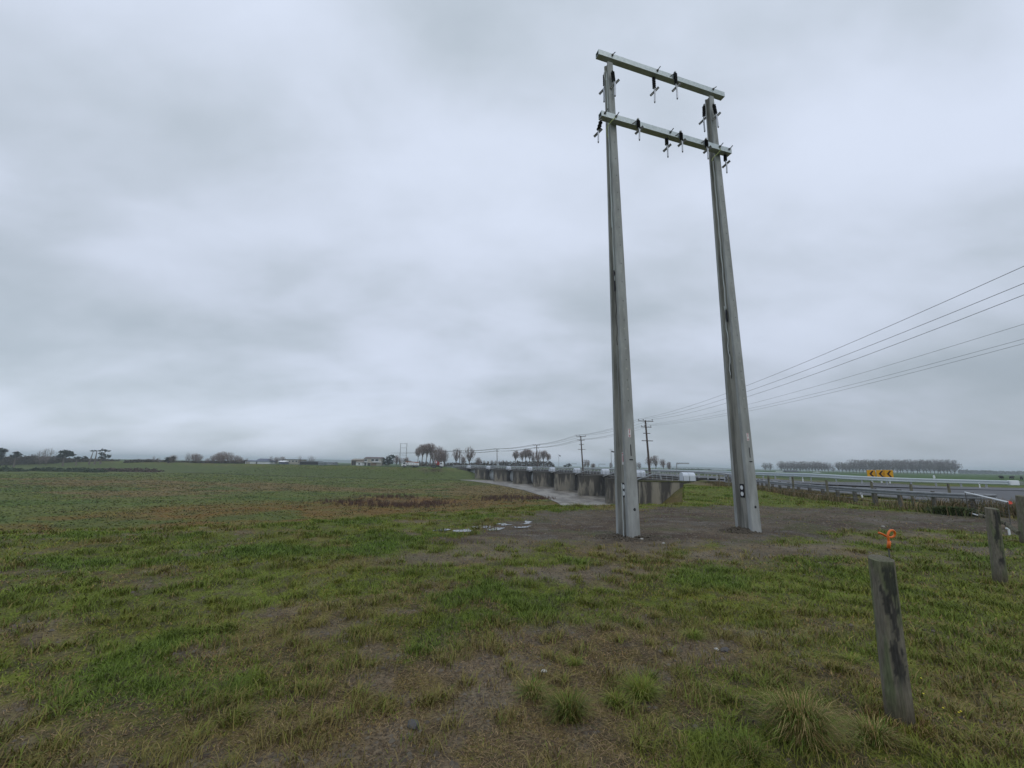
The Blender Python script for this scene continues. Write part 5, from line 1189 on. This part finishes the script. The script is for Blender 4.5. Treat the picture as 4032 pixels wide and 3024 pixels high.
def gcol(x, y, rg_):
    pad, soil, dry, lush = zones(x, y); n = len(x)
    c = np.tile(G_GREEN * 1.35, (n, 1)); c = lerp(c, np.array([.20, .185, .03]), ss(fbm(x * .8, y * .8, 131, 3), .45, .7) * .7)
    c = lerp(c, np.array([.090, .160, .024]), np.clip(lush * .75, 0, 1))
    pd = np.clip(.12 + .95 * dry - .5 * lush + .3 * soil + .35 * pad, 0, .95); isd = (rg_.random(n) < pd * .85)
    dc = lerp(np.tile(np.array([.32, .235, .095]), (n, 1)), np.array([.20, .12, .048]), rg_.random(n))
    c = np.where(isd[:, None], dc, c)
    c = c * rg_.uniform(.65, 1.35, n)[:, None] * (.85 + .3 * fbm(x * 2, y * 2, 133, 2))[:, None]
    return c
def gdens(x, y):
    pad, soil, dry, lush = zones(x, y); cl_ = fbm(x * 5, y * 5, 141, 3)
    bas = poly_sd(x, y, BAS, BW)
    d = (.55 + .9 * (cl_ - .35)) * (1 - .88 * soil) * (1 - .93 * pad) + .3 * lush
    inside_road = (x > 23.2) & (x < 60)
    return np.where(inside_road, 0, np.clip(d, 0.01, 1))
def gh(x, y, rg_):
    pad, soil, dry, lush = zones(x, y); r = np.hypot(x, y)
    cl_ = ss(fbm(x * 2.2, y * 2.2, 143, 3), .4, .7)
    rt = ss(x, 1.6, 3.2) * (y < 9)
    return (.013 + .015 * cl_ + .028 * lush + .011 * rt) * rg_.uniform(.5, 1.5, len(x)) * (1 + .03 * r) * (1 - .5 * dry)
def gw(x, y, rg_): return (.0025 + .00078 * np.hypot(x, y)) * rg_.uniform(.6, 1.3, len(x))
blades(860000, polar(1.6, 46, 1.55, 66), 'grass', 'short mixed green and straw coloured pasture grass over the near ground', gh, gw, gcol, gdens, seed=5, curl=1.1)
# coarser tufts scattered through the sward
def tuft_sampler(ntuft, per, r0, r1, pw, spread):
    def s(rg_, n):
        tx, ty = polar(r0, r1, pw)(rg_, ntuft); k = rg_.integers(0, ntuft, n); r = spread * (1 + .06 * np.hypot(tx[k], ty[k])); return tx[k] + rg_.normal(0, 1, n) * r, ty[k] + rg_.normal(0, 1, n) * r
    return s
blades(90000, tuft_sampler(420, 1, 2.2, 9, 1.1, .035), 'grass_tufts', 'ragged small green and straw tufts in the trodden foreground', lambda x, y, g: (.03 + .065 * g.random(len(x))), gw, lambda x, y, g: lerp(gcol(x, y, g), np.array([.12, .16, .025]), np.full(len(x), .4)), lambda x, y: np.clip(1.0 - .6 * zones(x, y)[0], 0, 1) * .35, seed=26, curl=1.3)
blades(110000, tuft_sampler(1300, 1, 2.2, 30, 1.3, .05), 'grass_tufts', 'scattered longer grass clumps rising from the pasture', lambda x, y, g: (.045 + .05 * g.random(len(x))) * (1 + .02 * np.hypot(x, y)), gw, lambda x, y, g: lerp(gcol(x, y, g), np.array([.085, .135, .03]), np.full(len(x), .35)), lambda x, y: np.clip(1.15 - 1.2 * np.maximum(zones(x, y)[0], zones(x, y)[1] * .7), 0, 1), seed=6, curl=.9)
# verge of tall dry grass by the fence and road
def verge(rg_, n):
    t = rg_.random(n); ys = 13 + t * 34; xs = np.interp(ys, [13, 20, 24, 30, 36, 42, 47], [19.5, 18.6, 17.9, 18.4, 19.6, 21.4, 22.8]) + rg_.normal(0, .75, n); return xs, ys
blades(60000, verge, 'verge_grass', 'tall straw coloured dead grass along the guardrail verge', lambda x, y, g: (.16 + .30 * g.random(len(x)) * (1 + 1.3 * (y < 23))) * ss(fbm(x * .6, y * .6, 151, 2), .3, .7), lambda x, y, g: .012 + .016 * g.random(len(x)), lambda x, y, g: lerp(np.tile(np.array([.21, .155, .085]), (len(x), 1)), np.array([.085, .095, .03]), (g.random(len(x)) < .35).astype(float)) * g.uniform(.6, 1.25, len(x))[:, None], lambda x, y: ss(fbm(x * .5, y * .35, 153, 3), .30, .55), seed=7)
# slope and floor cover, dead dock stems
def floor_s(rg_, n): return polar(26, 160, 1.2, 58)(rg_, n)
def floor_d(x, y): return (poly_sd(x, y, BAS, BW) > .25) * ss(fbm(x * .25, y * .25, 161, 3), .56, .68) * (np.array([1.0]) ) * (poly_sd(x, y, [arc(k, -15.5) for k in (0, 1, 2, 3, 4, 5, 6, 7, 8, 9)] + [(60, 240), (60, 40)]) < 0)
blades(90000, floor_s, 'rushes', 'dark rushy clumps over the low floodway pasture', lambda x, y, g: .05 + .13 * g.random(len(x)), lambda x, y, g: (.03 + .0016 * y) * g.uniform(.5, 1.2, len(x)), lambda x, y, g: lerp(np.tile(np.array([.06, .085, .03]), (len(x), 1)), np.array([.12, .09, .04]), (g.random(len(x)) < .4).astype(float)) * g.uniform(.6, 1.2, len(x))[:, None], floor_d, seed=8)
blades(300000, polar(22, 260, 1.1, 70), 'field_grass', 'rough pasture grass over the low floodway field', lambda x, y, g: (.03 + .06 * g.random(len(x))) * (1 + .003 * y), lambda x, y, g: .0038 * np.hypot(x, y) * g.uniform(.4, 1.2, len(x)), lambda x, y, g: ground_col(x, y) * 1.45 * g.uniform(.75, 1.3, len(x))[:, None], lambda x, y: (poly_sd(x, y, BAS, BW) > .02) * (poly_sd(x, y, [arc(k, -15.5) for k in (0, 1, 2, 3, 4, 5, 6, 7, 8, 9)] + [(60, 240), (60, 40)]) < 0) * (.35 + .65 * ss(fbm(x * .3, y * .3, 171, 3), .35, .6)), seed=18, curl=1.2)
blades(200000, polar(2.0, 9.5, 1.3), 'straw_litter', 'flattened dead straw and roots matted on the bare and dry ground', lambda x, y, g: .006 + .012 * g.random(len(x)), lambda x, y, g: (.0022 + .0006 * y) * g.uniform(.6, 1.2, len(x)), lambda x, y, g: lerp(np.tile(np.array([.33, .235, .125]), (len(x), 1)), np.array([.10, .06, .034]), ss(g.random(len(x)), .3, .7)) * g.uniform(.6, 1.25, len(x))[:, None], lambda x, y: np.clip(.10 + .9 * zones(x, y)[2] - .3 * zones(x, y)[1], 0, 1), seed=19, curl=4.5)
def dock_s(rg_, n):
    P = [(-25, 70, 5, 2.5), (-20, 66, 6, 2.5), (-15, 66, 5, 2.5), (-12, 70, 4, 3), (-3, 84, 3, 5), (1, 86, 4, 5), (5, 84, 3, 3), (-21, 80, 6, 3)]
    k = rg_.integers(0, len(P), n // 8); Q = np.array(P)[k]; x = Q[:, 0] + rg_.normal(0, 1, len(k)) * Q[:, 2] * .5; y = Q[:, 1] + rg_.normal(0, 1, len(k)) * Q[:, 3] * .6
    x = np.repeat(x, 8) + rg_.normal(0, .10, len(k) * 8); y = np.repeat(y, 8) + rg_.normal(0, .10, len(k) * 8); return x, y
blades(6500, dock_s, 'dead_dock_stems', 'rusty dark dead dock stems standing in the low wet pasture', lambda x, y, g: .25 + .45 * g.random(len(x)), lambda x, y, g: .03 + .03 * g.random(len(x)), lambda x, y, g: np.tile(np.array([.10, .060, .042]), (len(x), 1)) * g.uniform(.6, 1.5, len(x))[:, None], lambda x, y: 1 + 0 * x, seed=9, cat='weeds', curl=.25)
def foot_s(rg_, n):
    P = [(b1.x, b1.y, .11), (b2.x, b2.y, .15), (b3.x, b3.y, .2)]; k = rg_.integers(0, 3, n); Q = np.array(P)[k]; a = rg_.random(n) * 2 * pi; r = Q[:, 2] * (.75 + rg_.random(n) * .9)
    return Q[:, 0] + np.cos(a) * r, Q[:, 1] + np.sin(a) * r
blades(2600, foot_s, 'grass_at_posts', 'longer uncut grass growing against the feet of the wooden posts', lambda x, y, g: .03 + .05 * g.random(len(x)), lambda x, y, g: .004 + .004 * g.random(len(x)), gcol, lambda x, y: 1 + 0 * x, seed=31, curl=.6)
# single large tussocks
def tussock(px, py, R, H, n, cols, label, seed):
    c = gp(px * V, py * V); rg_ = np.random.default_rng(seed); a = rg_.random(n) * 2 * pi; r = R * .45 * np.sqrt(rg_.random(n)); x = r * np.cos(a); y = r * np.sin(a); h = H * rg_.uniform(.4, 1.1, n); lean = (r / R + rg_.uniform(.0, .9, n) ** 1.5) * R * .95; a = a + rg_.normal(0, .45, n)
    w = rg_.uniform(.0025, .005, n); ux, uy = -np.sin(a), np.cos(a); vx, vy = np.cos(a + rg_.normal(0, .5, n)), np.sin(a + rg_.normal(0, .5, n)); g0 = gz1(c.x, c.y); z = gz(c.x + x, c.y + y) - g0 - .01
    rows = []
    for t, wk in ((0, 1), (.4, .9), (.75, .6)):
        px_ = x + vx * lean * t ** 1.7; py_ = y + vy * lean * t ** 1.7; pz = z + h * (t * 1.5 - t * t * .62)
        rows += [np.stack([px_ - ux * w * wk / 2, py_ - uy * w * wk / 2, pz], 1), np.stack([px_ + ux * w * wk / 2, py_ + uy * w * wk / 2, pz], 1)]
    rows.append(np.stack([x + vx * lean * 1.15, y + vy * lean * 1.15, z + h * rg_.uniform(.45, .95, n)], 1))
    v = np.stack(rows, 1).reshape(-1, 3); o = np.arange(n)[:, None] * 7; f = np.concatenate([o + q for q in ([0, 1, 3], [0, 3, 2], [2, 3, 5], [2, 5, 4], [4, 5, 6])], 1).reshape(-1, 3)
    ci = rg_.integers(0, len(cols), n); cc = np.array(cols)[ci] * rg_.uniform(.7, 1.3, n)[:, None]; cc = np.repeat(cc[:, None, :], 7, 1).reshape(-1, 3)
    ob = np_mesh('grass_tussock', v, f, [M_BLADE], cc); ob.location = (c.x, c.y, g0); tag(ob, label, 'tussock', 'large grass tussocks in the foreground')
gr = [(.10, .145, .022), (.13, .17, .028), (.08, .11, .018), (.22, .18, .06), (.18, .13, .05)]; dg = [(.32, .24, .10), (.26, .18, .07), (.12, .17, .03), (.15, .20, .035), (.10, .15, .02), (.38, .29, .13)]; yg = [(.18, .22, .03), (.13, .19, .025), (.24, .22, .06)]
tussock(1228, 1556, .17, .17, 800, gr, 'bright green tussock at bottom centre in the dry patch', 1)
tussock(1385, 1508, .17, .12, 700, yg, 'wide yellow green tussock right of the bottom centre one', 2); tussock(1330, 1520, .11, .09, 320, yg, 'low yellow green tussock joined to the left of the wide one', 3)
tussock(1735, 1608, .20, .27, 2600, dg, 'large shaggy straw and green tussock left of the nearest wooden post', 4); tussock(1890, 1600, .15, .13, 600, dg, 'straw coloured tussock at the foot of the nearest wooden post', 5)
tussock(1150, 1500, .15, .10, 500, dg, 'brownish flat tussock left of the bottom centre green one', 6); tussock(1240, 1440, .09, .07, 200, yg, 'small bright leafy tuft on bare soil above the bottom centre tussock', 7); tussock(1500, 1378, .15, .08, 400, yg, 'pale green tuft above the blue grey stone', 8); tussock(1620, 1640, .14, .09, 420, gr, 'green tuft left of the large shaggy tussock', 9); tussock(1405, 1480, .09, .10, 220, gr, 'small upright tuft behind the wide yellow green tussock', 10)
tussock(1840, 1430, .12, .06, 300, yg, 'low green tuft left of the nearest post halfway up', 11); tussock(1245, 1095, .5, .3, 400, gr, 'dark green bushy tuft on the bank edge beside the apron', 12)
def bush_s(rg_, n):
    x = rg_.normal(0, .28, n); y = rg_.normal(0, .25, n); c = at(3790, 2020, 17.4); return c.x - .1 + x, c.y + .2 + y
blades(4500, bush_s, 'verge_bush', 'dark green leafy scrub under the left end of the pipe gate', lambda x, y, g: .08 + .26 * g.random(len(x)), lambda x, y, g: .02 + .02 * g.random(len(x)), lambda x, y, g: np.tile(np.array([.055, .075, .022]), (len(x), 1)) * g.uniform(.5, 1.6, len(x))[:, None], lambda x, y: 1 + 0 * x, seed=27, cat='bush', curl=.9)
# gravel and clods on the pad
def gravel(n, sampler, dens, s0, s1, name, label, seed, cols):
    rg_ = np.random.default_rng(seed); x, y = sampler(rg_, n); k = dens(x, y) > rg_.random(len(x)); x, y = x[k], y[k]; n = len(x); z = gz(x, y); r = np.hypot(x, y); s = (s0 + (s1 - s0) * rg_.random(n) ** 3) * (1 + .07 * r)
    b = np.array([(1, 0, .1), (.2, .9, 0), (-.8, .5, .15), (-.7, -.7, 0), (.4, -.9, .1), (0.1, 0, .75), (0, 0, -.6)]); a = rg_.random(n) * 6.28; ca, sa = np.cos(a), np.sin(a)
    q = b[None] * (1 + rg_.uniform(-.3, .3, (n, 7, 1))); X = (q[..., 0] * ca[:, None] - q[..., 1] * sa[:, None]) * s[:, None] + x[:, None]; Y_ = (q[..., 0] * sa[:, None] + q[..., 1] * ca[:, None]) * s[:, None] + y[:, None]; Z_ = q[..., 2] * s[:, None] + z[:, None]
    v = np.stack([X, Y_, Z_], -1).reshape(-1, 3); o = np.arange(n)[:, None] * 7; f = np.concatenate([o + [i, (i + 1) % 5, 5] for i in range(5)], 1).reshape(-1, 3)
    ci = rg_.random(n); cc = lerp(np.tile(np.array(cols[0]), (n, 1)), np.array(cols[1]), ci) * rg_.uniform(.8, 1.2, n)[:, None]; cc = np.repeat(cc[:, None], 7, 1).reshape(-1, 3)
    ob = np_mesh(name, v, f, [M_BLADE], cc); tag(ob, label, 'gravel', kind='stuff')
gravel(90000, polar(2.2, 24, 1.2, 56), lambda x, y: np.clip(.7 * zones(x, y)[0] + .55 * zones(x, y)[1], 0, 1), .004, .020, 'gravel', 'loose gravel and small clods over the bare ground', 3, [(.075, .058, .042), (.15, .13, .10)])
gravel(26000, polar(2.2, 9, 1.2, 56), lambda x, y: .6 * zones(x, y)[2] + .4, .003, .010, 'leaf_litter', 'brown crumbs of soil and dead leaf among the grass', 4, [(.05, .038, .026), (.14, .10, .06)])
# tiny yellow flowers right of the post
mb = MB()
for px, py in ((1997, 1515), (2040, 1548), (2074, 1558), (2078, 1554), (1990, 1470)):
    p = gp(px * V, py * V); z = gz1(p.x, p.y) + .05
    mb.add([(p.x + .008 * cos(t), p.y + .008 * sin(t), z + .004 * (i % 2)) for i, t in enumerate(np.linspace(0, 2 * pi, 7)[:-1])], [tuple(range(6))], M_YFLW)
tag(mb.build('yellow_flowers'), 'tiny yellow flowers in the grass right of the nearest post', 'flowers', kind='stuff')
# ------------------------------------------------------------------ HAZE
mh = bpy.data.materials.new('haze'); mh.use_nodes = True; t = mh.node_tree; t.nodes.clear(); ou = nd(t, 'ShaderNodeOutputMaterial'); pv = nd(t, 'ShaderNodeVolumePrincipled')
pv.inputs['Density'].default_value = .00042; pv.inputs['Color'].default_value = (.80, .88, .97, 1); pv.inputs['Anisotropy'].default_value = 0.0; t.links.new(pv.outputs[0], ou.inputs['Volume'])
mb = MB(); mb.box((0, 0, 14.0), (14000, 14000, 42), mh); o = mb.build('haze'); o.data.materials[0] = mh; tag(o, 'thin pale damp air over the plain', 'haze', kind='stuff')
